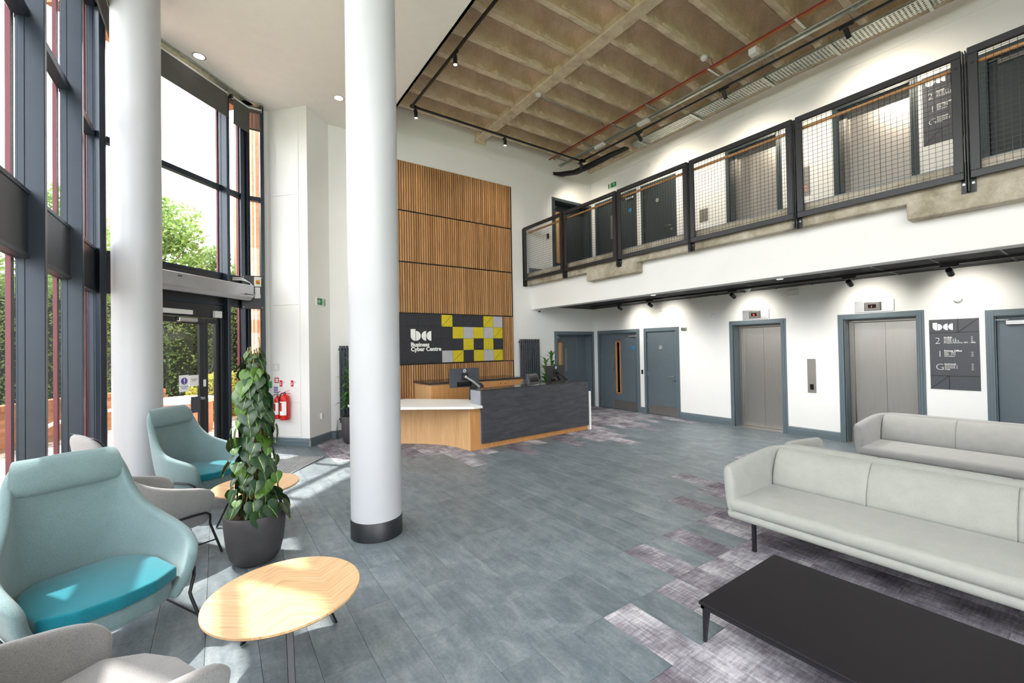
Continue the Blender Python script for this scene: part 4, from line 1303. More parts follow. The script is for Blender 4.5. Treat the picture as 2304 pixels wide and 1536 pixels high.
# back cabinets
bc = thing('back_cabinet', 'low oak cabinet with dark top against the slatted wall', 'cabinet', (0, 0, 0))
box(3.43, 7.80, 0.08, 5.68, 8.60, 1.005).build('carcass', 'oak', bc)
box(3.40, 7.77, 1.005, 5.70, 8.62, 1.045).build('worktop', 'counter', bc, bevel=0.003, seg=1)
box(3.45, 7.83, 0, 5.66, 8.58, 0.08).build('plinth', 'black', bc)
for i in range(4):
    x0 = 3.435 + i * 0.562
    dr = box(x0, 7.78, 0.10, x0 + 0.555, 7.80, 0.985).build('cabinet_door', 'oakend', bc, bevel=0.002, seg=1)
    xh = x0 + (0.50 if i % 2 == 0 else 0.055)
    MB().lathe([(0.012, 0), (0.012, -0.003)], (xh, 7.78, 0.93), 12, 'y').build('finger_hole', 'black', dr)

def monitor(loc, rot, label):
    r = thing('monitor', label, 'monitor', loc, rot, 'monitors on arms at the reception desk')
    s = box(-0.28, -0.012, -0.17, 0.28, 0.018, 0.17).build('screen_housing', 'plastic' if 'left' in label else 'black', r, bevel=0.006, seg=2)
    box(-0.272, 0.018, -0.160, 0.272, 0.020, 0.162).build('screen', 'blackgloss', s)
    MB().lathe([(0.028, -0.012), (0.028, -0.014)], (0, 0, 0.125), 24, 'y').build('round_badge', 'signwhite', s)
    MB().lathe([(0.019, -0.014), (0.019, -0.015)], (0, 0, 0.125), 24, 'y').build('badge_centre', 'plastic', s)
    box(-0.014, -0.0165, 0.121, 0.014, -0.015, 0.129).build('badge_bar', 'signwhite', s)
    box(-0.065, -0.03, -0.05, 0.065, -0.012, 0.08).build('mount_plate', 'black', r, bevel=0.004, seg=1)
    q = MB().tube([(0, -0.03, 0.02), (0, -0.07, 0.02)], 0.028, 12)
    q.tube([(0, -0.075, 0.02), (0.12, -0.10, -0.06), (0.24, -0.12, -0.17)], 0.022, 10)
    q.build('arm', 'chrome' if 'left' in label else 'black', r, smooth='auto')
    MB().tube([(0.24, -0.12, -0.16), (0.24, -0.12, -0.42)], 0.018, 10).build('arm_post', 'black', r, smooth='auto')
    box(-0.15, -0.016, -0.155, 0.13, -0.012, -0.07).build('port_panel', 'blackgloss', r)
monitor((3.64, 6.78, 1.185), radians(-6), 'left monitor seen from behind on a silver arm at the low counter')
monitor((5.90, 6.93, 1.145), radians(8), 'right monitor turned side-on on a black arm by the plant')
# visitor sign-in tablet
tb = thing('sign_in_tablet', 'angled grey sign-in tablet standing on the reception desk', 'tablet', (5.13, 6.62, 0.97), radians(8))
q = MB(); q.rows([[(-0.17, 0.02, 0.03), (0.15, 0.02, 0.03), (0.15, 0.10, 0.03), (-0.17, 0.10, 0.03)], [(-0.14, 0.0 + 0.10, 0.22), (0.13, 0.10, 0.22), (0.13, 0.14, 0.22), (-0.14, 0.14, 0.22)]], True)
q.f += [(3, 2, 1, 0), (4, 5, 6, 7)]
bd = q.build('housing', 'plastic', tb, bevel=0.008, seg=2)
q = MB(); q.quad((-0.12, 0.028, 0.062), (0.11, 0.028, 0.062), (0.10, 0.088, 0.20), (-0.105, 0.088, 0.20))
q.v = [(x, y - 0.004, z) for x, y, z in q.v]
q.build('screen', 'blackgloss', tb)
box(-0.09, 0.0, 0.0, 0.10, 0.12, 0.035).build('stand_foot', 'black', tb, bevel=0.006, seg=1)

def office_chair(loc, rot, label):
    r = thing('office_chair', label, 'chair', loc, rot, 'office chairs behind the reception desk')
    q = MB()
    rw = []
    for i in range(7):
        z = 0.58 + 0.50 * i / 6
        wd = 0.23 * (1 - 0.22 * (i / 6) ** 3)
        rw.append([(x * wd, 0.20 + 0.05 * x * x * -1 + 0.02 * sin(i * 0.6), z - (0.02 * abs(x) ** 2 * 3 if i == 6 else 0)) for x in (-1, -0.6, 0, 0.6, 1)])
    q.rows(rw)
    o = q.build('backrest', 'plastic', r); solidify(o, 0.03); subsurf(o, 2)
    o = box(-0.24, -0.26, 0.45, 0.24, 0.18, 0.53).build('seat', 'plastic', r, bevel=0.03, seg=3, smooth='auto')
    MB().tube([(0, 0, 0.1), (0, 0, 0.46)], 0.03, 12).build('gas_lift', 'black', r, smooth='auto')
    for k in range(5):
        a = 2 * pi * k / 5
        leg = MB().bar((0, 0, 0.11), (0.28 * cos(a), 0.28 * sin(a), 0.07), 0.04, 0.025).build('leg', 'black', r)
        MB().lathe([(0.025, -0.02), (0.025, 0.02)], (0.28 * cos(a), 0.28 * sin(a), 0.027), 12, 'x').build('castor', 'black', leg, smooth='auto')
    MB().bar((0, 0.1, 0.46), (0, 0.22, 0.66), 0.06, 0.02).build('back_stem', 'black', r)
    for s in (-1, 1):
        MB().tube([(s * 0.24, 0.05, 0.48), (s * 0.28, 0.05, 0.60), (s * 0.28, 0.0, 0.70)], 0.014, 8).build('arm_support', 'black', r, smooth=True)
        box(s * 0.28 - 0.035, -0.12, 0.70, s * 0.28 + 0.035, 0.12, 0.725).build('arm_pad', 'black', r, bevel=0.01, seg=2)
office_chair((4.02, 7.22, 0), radians(195), 'left office chair behind the reception monitor')
office_chair((5.40, 7.30, 0), radians(170), 'right office chair behind the sign-in tablet')

# ------------------------------------------------------------ pots and plants
def heart_leaf(s=0.10):
    pts = []
    # outline: stem notch at (0,0.32), tip at (0,-1)
    half = [(0.0, 0.30), (0.22, 0.48), (0.52, 0.46), (0.74, 0.22), (0.78, -0.08), (0.64, -0.40), (0.38, -0.70), (0.14, -0.92), (0.0, -1.08)]
    mid = [(0.0, 0.30), (0.0, 0.22), (0.0, 0.12), (0.0, 0.0), (0.0, -0.2), (0.0, -0.42), (0.0, -0.66), (0.0, -0.88), (0.0, -1.08)]
    q = MB()
    for sg in (1, -1):
        rws = []
        for (mx_, my_), (hx, hy) in zip(mid, half):
            row = []
            for t_ in (0, 0.5, 1):
                x = (mx_ + (hx - mx_) * t_) * sg; y = my_ + (hy - my_) * t_
                z = 0.10 * sin(pi * t_ * 0.9) + 0.05 * t_ - 0.22 * (y + 0.1) ** 2
                row.append((x * s, y * s, z * s))
            rws.append(row)
        q.rows(rws)
    return q.mesh('leaf', 'philo', smooth=True, recalc=False)
pp_ = thing('philodendron', 'tall climbing plant with variegated heart leaves in the round charcoal pot', 'plant', (0.252, 4.144, 0))
pot = thing('plant_pot', 'large round charcoal pot holding the climbing heart-leaved plant', 'pot', (0.252, 4.144, 0))
MB().lathe([(0.0, 0.012), (0.10, 0.0), (0.150, 0.012), (0.185, 0.06), (0.208, 0.16), (0.222, 0.30), (0.226, 0.392), (0.222, 0.402), (0.196, 0.402), (0.192, 0.385), (0.19, 0.34), (0.0, 0.34)], n=56, cap=False).build('pot_wall', 'pot', pot, smooth='auto')
MB().lathe([(0.0, 0.372), (0.08, 0.372), (0.188, 0.362)], n=32, cap=False).build('soil', 'soil', pp_, smooth=True)
q = MB().tube([(0, 0, 0.30), (0.01, 0, 1.0), (0, 0.01, 1.62)], 0.018, 8)
rnd = random.Random(21)
for k in range(9):
    a = k * 0.7; pts = []
    for i in range(11):
        z = 0.36 + (1.35 + 0.05 * rnd.random()) * i / 10
        rr = (0.09 - 0.05 * i / 10) * rnd.uniform(0.7, 1.3)
        pts.append((cos(a + i * 0.35) * rr, sin(a + i * 0.35) * rr, z))
    q.tube(pts, 0.005, 5)
q.tube([(0.0, 0.0, 1.62), (0.05, -0.01, 1.72), (0.035, -0.02, 1.84)], 0.004, 5)
q.build('stems', 'stem', pp_, smooth=True)
lm = heart_leaf(0.100)
rnd = random.Random(5)
for i in range(150):
    f_ = (i + 0.5) / 150
    z = 0.40 + 1.32 * f_ ** 1.12
    a = i * 2.39996
    R = (0.205 - 0.150 * f_) * rnd.uniform(0.5, 1.25)
    if 0.25 < f_ < 0.6: R *= 1.1
    p = Vector((cos(a) * R, sin(a) * R, z))
    o = link('leaf', lm, pp_, p)
    outw = Vector((cos(a), sin(a), 0))
    tilt = radians(rnd.uniform(52, 96))
    e = Matrix.Rotation(a - pi / 2 + pi + rnd.uniform(-0.5, 0.5), 4, 'Z') @ Matrix.Rotation(-tilt + pi, 4, 'X') @ Matrix.Rotation(rnd.uniform(-0.5, 0.5), 4, 'Y') @ Matrix.Rotation(pi, 4, 'X') @ Matrix.Rotation(pi, 4, 'Z')
    # leaf hangs with its tip down and its face outwards
    nrm = (outw * cos(radians(rnd.uniform(-5, 40))) + Vector((0, 0, 1)) * sin(radians(rnd.uniform(0, 45))) + Vector((rnd.uniform(-.35, .35), rnd.uniform(-.35, .35), 0))).normalized()
    dn_ = Vector((rnd.uniform(-.35, .35), rnd.uniform(-.35, .35), -1))
    yv = -(dn_ - nrm * dn_.dot(nrm)).normalized()
    xv = yv.cross(nrm).normalized()
    sc_ = rnd.choice((0.5, 0.7, 0.85, 0.95, 1.05)) * rnd.uniform(0.9, 1.08) * (1.0 if f_ < 0.9 else 0.75)
    o.rotation_euler = Matrix((xv, yv, nrm)).transposed().to_euler()
    o.scale = (sc_, sc_, sc_)

def strap_leaf(L, wd):
    q = MB(); rws = []
    for i in range(7):
        t_ = i / 6
        w_ = wd * sin(pi * min(1, t_ * 0.85 + 0.15)) ** 0.8
        x = L * t_; z = L * (0.42 * t_ - 0.52 * t_ * t_)
        rws.append([(-w_, x, z + w_ * 0.3), (0, x, z), (w_, x, z + w_ * 0.3)])
    q.rows(rws)
    return q.mesh('leaf', 'strap', smooth=True, recalc=False)
stl = strap_leaf(0.27, 0.034)
def dracaena(loc, h, potr, poth, label, plabel, seed, nst=4, spread=0.2):
    pt_ = thing('plant_pot', plabel, 'pot', loc)
    MB().lathe([(0.0, 0.0), (potr * 0.62, 0.0), (potr * 0.8, 0.04), (potr * 0.95, poth * 0.4), (potr, poth - 0.01), (potr * 0.97, poth), (potr * 0.87, poth), (potr * 0.85, poth - 0.05), (0, poth - 0.05)], n=40, cap=False).build('pot_wall', 'pot', pt_, smooth='auto')
    pl_ = thing('dracaena', label, 'plant', loc)
    MB().lathe([(0, poth - 0.03), (potr * 0.84, poth - 0.035)], n=24, cap=False).build('soil', 'soil', pl_)
    rnd = random.Random(seed)
    tot = 0
    for s in range(nst):
        a0 = s * 2.4 + 0.4; rr_ = spread * 0.45 * (0.35 + 0.65 * s / nst); sx, sy = cos(a0) * rr_, sin(a0) * rr_
        top = h * (1 - 0.10 * s)
        MB().tube([(sx * 0.4, sy * 0.4, poth - 0.05), (sx, sy, (poth + top) / 2), (sx * 1.1, sy * 1.1, top - 0.08)], 0.012, 7).build('stem', 'stem', pl_, smooth=True)
        n = 34
        for i in range(n):
            z = top - 0.06 - (top - poth) * 0.75 * (i / n)
            a = i * 2.4 + s
            o = link('leaf', stl, pl_, (sx, sy, z), (radians(rnd.uniform(-10, 45)) if i > 5 else radians(rnd.uniform(45, 75)), 0, a))
            k_ = rnd.uniform(0.75, 1.05); o.scale = (k_, k_, k_)
dracaena((2.06, 8.22, 0), 1.52, 0.20, 0.50, 'leafy green plant half hidden by the round column', 'grey pot on the floor half hidden by the round column', 31, 4)
dracaena((6.82, 8.22, 0), 1.50, 0.19, 0.48, 'bushy green plant behind the reception desk beside the radiator', 'grey pot behind the reception desk below the bushy plant', 32, 6, 0.55)

# ------------------------------------------------------------ oak coffee tables
def coffee_table(loc, r_, h, label, leg_angles):
    t_ = thing('coffee_table', label, 'table', loc)
    MB().lathe([(r_ - 0.012, h - 0.022), (r_, h - 0.012), (r_, h - 0.001), (r_ - 0.001, h)], n=72).build('table_top', 'tabletop', t_, smooth='auto')
    MB().lathe([(r_ - 0.05, h - 0.03), (r_ - 0.012, h - 0.0225)], n=72).build('under_rim', 'edge', t_)
    for a in leg_angles:
        a = radians(a); u = Vector((cos(a), sin(a)))
        q = MB().bar((u.x * r_ * 0.50, u.y * r_ * 0.50, h - 0.03), (u.x * r_ * 0.92, u.y * r_ * 0.92, 0.008), 0.034, 0.014, (u.x, u.y, 0.5))
        q.build('leg', 'tube', t_, bevel=0.003, seg=1)
    MB().lathe([(0.09, h - 0.04), (0.09, h - 0.03)], n=24).build('leg_plate', 'tube', t_)
coffee_table((0.302, 2.685, 0), 0.388, 0.395, 'round oak coffee table in the foreground beside the armchairs', (33, -92, 122))
coffee_table((0.318, 4.99, 0), 0.382, 0.395, 'round oak coffee table behind the climbing plant', (40, -80, 160))

# ------------------------------------------------------------ armchairs
def armchair(name, label, loc, az, shell_mat, seat_mat, group):
    r = thing(name, label, 'armchair', loc, 0, group)
    r.rotation_euler = (0, 0, pi - az)          # faces compass direction az (0 = +y, clockwise)
    rim = [(0.345, -0.365, 0.49), (0.380, -0.32, 0.575), (0.40, -0.16, 0.615), (0.380, 0.03, 0.665), (0.318, 0.155, 0.735), (0.282, 0.238, 0.84), (0.268, 0.285, 0.95), (0.256, 0.338, 1.06), (0.19, 0.372, 1.112), (0.0, 0.382, 1.122)]
    bas = [(0.245, -0.335, 0.27), (0.27, -0.31, 0.262), (0.29, -0.15, 0.255), (0.29, 0.0, 0.25), (0.275, 0.10, 0.25), (0.235, 0.18, 0.25), (0.18, 0.225, 0.25), (0.13, 0.24, 0.25), (0.07, 0.25, 0.25), (0.0, 0.25, 0.25)]
    full_r = rim + [(-x, y, z) for x, y, z in rim[-2::-1]]
    full_b = bas + [(-x, y, z) for x, y, z in bas[-2::-1]]
    NV = 9
    rws = []
    for v in range(NV):
        t_ = v / (NV - 1)
        row = []
        for (bx0, by0, bz0), (rx, ry, rz) in zip(full_b, full_r):
            k = t_ ** 0.85
            x = bx0 + (rx - bx0) * k; z = bz0 + (rz - bz0) * t_
            y = by0 + (ry - by0) * t_
            bl_ = 0.022 * sin(pi * t_)
            x += bl_ * (1 if x > 0 else -1) * min(1, abs(x) / 0.2)
            row.append((x, y, z))
        rws.append(row)
    q = MB().rows(rws)
    o = q.build('shell', shell_mat, r, smooth=True)
    solidify(o, 0.058, 0.0); subsurf(o, 2)
    # headrest pad with its crease
    hw = []
    for z, wd, y in ((0.895, 0.262, 0.335), (0.905, 0.262, 0.300), (0.925, 0.262, 0.280), (0.97, 0.258, 0.280), (1.02, 0.252, 0.294), (1.07, 0.244, 0.318), (1.10, 0.232, 0.345), (1.11, 0.22, 0.37)):
        hw.append([(x * wd, y - 0.004 * x * x + 0.014 * abs(x) ** 6, z) for x in (-1, -0.9, -0.6, -0.3, 0, 0.3, 0.6, 0.9, 1)])
    o = MB().rows(hw).build('headrest', shell_mat, r, smooth=True); subsurf(o, 2)
    # deck under the cushion, visible as a band at the front
    deck = [(-0.27, -0.30), (-0.15, -0.37), (0, -0.39), (0.15, -0.37), (0.27, -0.30), (0.27, 0.05), (0.2, 0.2), (-0.2, 0.2), (-0.27, 0.05)]
    o = MB().prism(deck, 0.262, 0.37).build('seat_deck', shell_mat, r, bevel=0.018, seg=3, smooth='auto')
    cush = [(-0.295, -0.30), (-0.16, -0.385), (0, -0.41), (0.16, -0.385), (0.295, -0.30), (0.30, -0.05), (0.26, 0.12), (0.17, 0.22), (-0.17, 0.22), (-0.26, 0.12), (-0.30, -0.05)]
    o = MB().prism(cush, 0.362, 0.437).build('seat_cushion', seat_mat, r, bevel=0.014, seg=3, smooth='auto')
    # tubular frame
    for s in (-1, 1):
        pts = [(s * 0.36, 0.40, 0.006), (s * 0.34, 0.30, 0.22), (s * 0.345, 0.24, 0.33), (s * 0.37, 0.12, 0.375), (s * 0.40, -0.20, 0.385), (s * 0.395, -0.28, 0.378), (s * 0.372, -0.325, 0.345), (s * 0.345, -0.335, 0.26), (s * 0.35, -0.345, 0.225), (s * 0.40, -0.40, 0.006)]
        MB().tube(pts, 0.0095, 10).build('side_frame', 'tube', r, smooth='auto')
        MB().tube([(s * 0.372, -0.368, 0.12), (s * 0.348, 0.345, 0.13)], 0.006, 8).build('stretcher', 'tube', r, smooth='auto')
    MB().tube([(-0.33, -0.20, 0.250), (0.33, -0.20, 0.250)], 0.008, 8).build('cross_bar', 'tube', r, smooth='auto')
    MB().tube([(-0.34, 0.28, 0.24), (0.34, 0.28, 0.24)], 0.008, 8).build('cross_bar', 'tube', r, smooth='auto')
    return r
G = 'felt armchairs around the oak tables'
armchair('armchair', 'pale blue high-backed armchair with teal seat, nearest on the left', (-0.605, 3.43, 0), radians(153), 'teal', 'tealseat', G)
armchair('armchair', 'pale blue high-backed armchair with teal seat by the entrance doors', (-0.19, 5.97, 0), radians(132), 'teal', 'tealseat', G)
armchair('armchair', 'grey felt armchair half hidden behind the nearest blue one', (-0.51, 4.66, 0), radians(64), 'greywool', 'greywool', G)
armchair('armchair', 'grey felt armchair in the bottom left corner of the view', (-0.475, 2.08, 0), radians(54), 'greywool', 'greywool', G)

# ------------------------------------------------------------ sofas
def rbox(x0, y0, z0, x1, y1, z1, r_, seg=4):
    return MB().box(x0, y0, z0, x1, y1, z1).mesh('soft', None, bevel=r_, seg=seg, smooth=True)
def sofa(label, loc, rot, mat):
    r = thing('sofa', label, 'sofa', loc, rot, 'long pale grey sofas')
    L, Dp = 2.32, 0.96
    # wrap-around shell swept along the plan: front tip of one arm, round the back, to the other tip
    path_ = [(0.05, -0.05), (0.25, -0.045), (0.55, -0.04), (0.74, -0.045), (0.84, -0.075), (0.895, -0.14), (0.91, -0.25), (0.915, -0.6), (0.915, -L / 2)]
    hts = [0.695, 0.708, 0.728, 0.742, 0.75, 0.756, 0.76, 0.76, 0.76]
    full = path_ + [(x, -L - y) for x, y in path_[-2::-1]]
    hh = hts + hts[-2::-1]
    n = len(full); rws = []
    for i, (x, y) in enumerate(full):
        a = Vector(full[max(i - 1, 0)]); b = Vector(full[min(i + 1, n - 1)])
        d = (b - a).normalized(); nn = Vector((-d.y, d.x))       # outward
        if nn.dot(Vector((x - 0.35, y + L / 2))) < 0: nn = -nn
        z1 = hh[i]
        ring = []
        for off, z in ((-0.045, 0.30), (-0.05, 0.45), (-0.035, z1 - 0.05), (-0.012, z1 - 0.012), (0.02, z1), (0.05, z1 - 0.012), (0.066, z1 - 0.05), (0.05, 0.45), (0.03, 0.31), (0.0, 0.285)):
            ring.append((x + nn.x * off, y + nn.y * off, z))
        rws.append(ring)
    # rounded front tips
    def shrink(ring, k, dx):
        cx = sum(p[0] for p in ring) / len(ring); cy = sum(p[1] for p in ring) / len(ring); cz = sum(p[2] for p in ring) / len(ring)
        return [(cx + (p[0] - cx) * k + dx, cy + (p[1] - cy) * k, cz + (p[2] - cz) * (k * 0.4 + 0.6)) for p in ring]
    rws = [shrink(rws[0], 0.35, -0.045), shrink(rws[0], 0.8, -0.035)] + rws + [shrink(rws[-1], 0.8, -0.035), shrink(rws[-1], 0.35, -0.045)]
    q = MB().rows(rws, True)
    m_ = len(rws[0])
    q.f.append(tuple(range(m_))); q.f.append(tuple(range(len(q.v) - m_, len(q.v)))[::-1])
    o = q.build('shell', mat, r, smooth=True); subsurf(o, 2)
    # seat base and seat cushion run the full width
    def soft(name, x0, y0, z0, x1, y1, z1, b):
        me = rbox(x0, y0, z0, x1, y1, z1, b); me.materials.append(MT[mat]); return link(name, me, r)
    soft('seat_base', 0.02, -L + 0.015, 0.252, 0.88, -0.015, 0.325, 0.03)
    soft('seat_cushion', 0.0, -L + 0.03, 0.318, 0.70, -0.03, 0.425, 0.045)
    # back cushions
    seams_y = [-0.10, -0.785, -1.555, -L + 0.10]
    for a, b in zip(seams_y, seams_y[1:]):
        q = MB()
        prof = [(0.655, 0.40), (0.640, 0.45), (0.665, 0.58), (0.735, 0.70), (0.79, 0.742), (0.85, 0.742), (0.88, 0.69), (0.87, 0.40)]
        ys = [a + 0.004, a - 0.004, a - 0.03, (a + b) / 2, b + 0.03, b + 0.004, b - 0.004]
        ks = [0.0, 0.7, 0.97, 1.0, 0.97, 0.7, 0.0]
        rr = []
        for yv_, k in zip(ys, ks):
            rr.append([(x + (1 - k) * 0.018, yv_, z - (1 - k) * 0.008) for x, z in prof])
        q.rows(rr, True); q.f.append(tuple(range(8))[::-1]); q.f.append(tuple(range(len(q.v) - 8, len(q.v))))
        o = q.build('back_cushion', mat, r, smooth=True); subsurf(o, 2)
    for yv_ in (-0.19, -L + 0.19):
        for x in (0.12, 0.78):
            q = MB().box(x - 0.014, yv_ - 0.014, 0, x + 0.014, yv_ + 0.014, 0.25)
            q.build('leg', 'tube', r, bevel=0.002, seg=1)
        box(0.10, yv_ - 0.016, 0.225, 0.80, yv_ + 0.016, 0.255).build('leg_rail', 'tube', r)
    return r
sofa('pale grey sofa nearest the camera, behind the low black table', (3.515, 1.985, 0), 0, 'sofa')
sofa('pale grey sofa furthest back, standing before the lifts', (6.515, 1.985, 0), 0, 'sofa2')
s3 = sofa('third sofa backing onto the near one, only its top corner showing', (5.54, -0.29, 0), pi, 'sofa')
s3.scale = (1, 1, 0.955)

# low black table
bt = thing('low_table', 'long low black rectangular table in front of the near sofa', 'table', (0, 0, 0))
TZ = 0.232
o = box(2.285, -0.75, TZ - 0.02, 3.215, 1.455, TZ).build('table_top', 'tableblack', bt, bevel=0.006, seg=2)
q = MB()
for a, b, c, d in ((2.295, -0.74, 2.315, 1.445), (3.185, -0.74, 3.205, 1.445), (2.295, 1.425, 3.205, 1.445), (2.295, -0.74, 3.205, -0.72)):
    q.box(a, b, TZ - 0.04, c, d, TZ - 0.02)
q.build('apron', 'tube', bt)
for x, sx in ((2.30, 1), (3.20, -1)):
    for y, sy in ((1.44, -1), (-0.735, 1)):
        q = MB()
        rws = []
        for z, w_ in ((0.0, 0.018), (0.10, 0.026), (0.18, 0.034), (TZ - 0.03, 0.055), (TZ - 0.02, 0.09)):
            rws.append([(x, y, z), (x + sx * w_, y, z), (x + sx * w_, y + sy * w_, z), (x, y + sy * w_, z)])
        q.rows(rws, True); q.f.append((3, 2, 1, 0)); q.f.append((16, 17, 18, 19))
        q.build('leg', 'tube', bt, bevel=0.003, seg=1)

# ------------------------------------------------------------ balustrade
RX = 6.39
posts = [8.655, 7.155, 5.60, 4.07, 2.508, 0.918, -0.66]
gp = 'balustrade posts along the gallery edge'
names_p = ['first balustrade post against the reception wall', 'second balustrade post from the reception wall', 'third balustrade post from the reception wall',
           'fourth balustrade post from the reception wall', 'fifth balustrade post, between the two gallery lifts', 'nearest balustrade post in view, before the upper directory sign', 'balustrade post beyond the right edge of the view']
for y, nm in zip(posts, names_p):
    p = thing('balustrade_post', 'black steel ' + nm, 'post', (RX, y, 0), 0, gp)
    for s in (-1, 1):
        box(-0.03, s * 0.010 - 0.004, 3.24, 0.05, s * 0.010 + 0.004, 4.69).build('flat_bar', 'black', p)
    box(0.045, -0.055, 3.235, 0.055, 0.055, 3.40).build('fixing_bracket', 'black', p)
    for s in (-1, 1):
        MB().lathe([(0.011, -0.004), (0.011, 0.002)], (0.04, s * 0.034, 3.33), 8, 'x').build('bolt', 'chrome', p)
pn = ['mesh panel next to the reception wall', 'second mesh panel from the reception wall', 'third mesh panel, in front of the gallery toilet door', 'fourth mesh panel, in front of the left gallery lift',
      'fifth mesh panel, in front of the right gallery lift', 'mesh panel at the right edge of the view']
for i, ((a, b), nm) in enumerate(zip(zip(posts, posts[1:]), pn)):
    p = thing('gallery_balustrade', 'black framed ' + nm, 'railing', (RX, (a + b) / 2, 0), 0, 'mesh balustrade panels of the gallery')
    h2 = (a - b) / 2 - 0.022; z0, z1 = 3.37, 4.715; w_ = 0.075
    for nme, c in (('top_rail', (-0.02, -h2, z1 - w_, 0.02, h2, z1)), ('bottom_rail', (-0.02, -h2, z0, 0.02, h2, z0 + w_)),
                   ('stile', (-0.02, -h2, z0 + w_, 0.02, -h2 + w_, z1 - w_)), ('stile', (-0.02, h2 - w_, z0 + w_, 0.02, h2, z1 - w_))):
        box(*c).build(nme, 'black', p, bevel=0.004, seg=1)
    for s in (-1, 1):
        for zz in (z0 + 0.08, z1 - 0.17):
            MB().lathe([(0.012, -0.02), (0.010, -0.025)], (0, s * (h2 - 0.037), zz), 8, 'x').build('bolt', 'tube', p)
    q = MB(); yy = -h2 + w_ + 0.03
    while yy < h2 - w_:
        q.box(0.0, yy - 0.0016, z0 + w_, 0.0032, yy + 0.0016, z1 - w_); yy += 0.052
    zz = z0 + w_ + 0.03
    while zz < z1 - w_:
        q.box(0.0032, -h2 + w_, zz - 0.0016, 0.0064, h2 - w_, zz + 0.0016); zz += 0.052
    q.build('wire_mesh', 'black', p)['kind'] = 'stuff'
hr = thing('timber_handrail', 'round oak handrail running along the gallery behind the mesh', 'handrail', (0, 0, 0))
MB().tube([(6.49, -0.7, 4.59), (6.49, 8.55, 4.59)], 0.022, 14).build('rail', 'rail', hr, smooth='auto')
for y in posts[:-1]:
    MB().tube([(RX + 0.03, y - 0.02, 4.56), (6.49, y - 0.02, 4.565)], 0.007, 6).build('bracket', 'black', hr)

# ------------------------------------------------------------ lighting tracks and spotlights
def spot_head(pos, aim, label, group, r_=0.034, L=0.14, energy=0, cone=74, blend=0.55, lamp_on=True):
    s = thing('spotlight', label, 'spotlight', pos, 0, group)
    box(-0.016, -0.09, -0.03, 0.016, 0.09, 0.0).build('track_adapter', 'black', s, bevel=0.003, seg=1)
    MB().tube([(0, 0, -0.03), (0, 0, -0.07)], 0.008, 8).build('pivot', 'black', s)
    d = Vector(aim).normalized()
    c = Vector((0, 0, -0.09)) - d * (L * 0.30)
    qh = d.to_track_quat('Z', 'Y')
    b = MB().lathe([(r_ * 0.9, -0.004), (r_, 0), (r_, L), (r_ * 0.86, L), (r_ * 0.86, L - 0.015)], n=24, cap=False)
    b.f.append(tuple(range(24))[::-1])
    o = b.build('lamp_head', 'black', s, tuple(c), qh.to_euler(), smooth='auto')
    MB().lathe([(0.0, L - 0.014), (r_ * 0.86, L - 0.014)], n=24, cap=False).build('lens', 'lamp' if lamp_on else 'steelwhite', o)
    if energy:
        ld = bpy.data.lights.new('spot_beam', 'SPOT'); ld.energy = energy; ld.spot_size = radians(cone); ld.spot_blend = blend
        ld.shadow_soft_size = 0.03; ld.color = (1.0, 0.88, 0.70) if cone > 120 else (1.0, 0.94, 0.84)
        lo = bpy.data.objects.new('spot_beam', ld); COL.objects.link(lo); lo.parent = s
        lo.location = c + d * (L + 0.02); lo.rotation_euler = (-d).to_track_quat('Z', 'Y').to_euler()
TZT = 6.38
tr1 = thing('lighting_track', 'black lighting track loop under the concrete ceiling', 'lighting track', (0, 0, 0))
for p, q_ in (((3.12, 7.76), (3.12, -1.0)), ((3.12, 7.76), (7.62, 7.78)), ((7.62, 7.78), (7.68, -1.0))):
    MB().bar((p[0], p[1], TZT), (q_[0], q_[1], TZT), 0.036, 0.034).build('track_rail', 'black', tr1)
box(3.09, 7.73, TZT - 0.02, 3.2, 7.79, TZT + 0.025).build('corner_joint', 'black', tr1)
box(7.55, 7.72, TZT - 0.02, 7.70, 7.81, TZT + 0.025).build('corner_joint', 'black', tr1)
for (x, y) in ((3.12, 6.6), (3.12, 4.2), (3.12, 2.0), (4.6, 7.77), (6.3, 7.775), (7.63, 6.5), (7.645, 4.6), (7.66, 2.4)):
    MB().tube([(x, y, TZT), (x, y, 6.70)], 0.003, 5).build('hanger_wire', 'chrome', tr1)
gs = 'spotlights on the ceiling track'
for i, (p, aim, e, lb) in enumerate((
        ((3.20, 7.76), (0.02, 0.0, -1), 35, 'black ceiling spotlight at the left corner of the track, pointing down'),
        ((3.12, 5.95), (0.02, 0.0, -1), 35, 'black ceiling spotlight hanging on the left arm of the track'),
        ((5.28, 7.77), (0.02, 0.05, -1), 35, 'black ceiling spotlight above the slatted wall, pointing down'),
        ((7.60, 7.78), (0.55, 0.45, -1), 55, 'black ceiling spotlight at the far right corner of the track'),
        ((7.64, 6.02), (0.9, -0.1, -0.9), 75, 'black ceiling spotlight beside the black cable bundle, facing the wall'),
        ((7.65, 4.12), (0.7, 0.0, -1), 75, 'black ceiling spotlight above the fourth mesh panel'),
        ((7.66, 2.28), (0.9, -0.1, -0.9), 75, 'black ceiling spotlight nearest the camera on the right track'))):
    spot_head((p[0], p[1], TZT - 0.017), aim, lb, gs, energy=e * 0.5, cone=125, blend=1.0)
tr2 = thing('lighting_track', 'black lighting track under the gallery ceiling before the lifts', 'lighting track', (0, 0, 0))
MB().bar((8.05, 8.0, 2.728), (8.05, -0.5, 2.728), 0.036, 0.028).build('track_rail', 'black', tr2)
gs2 = 'spotlights under the gallery'
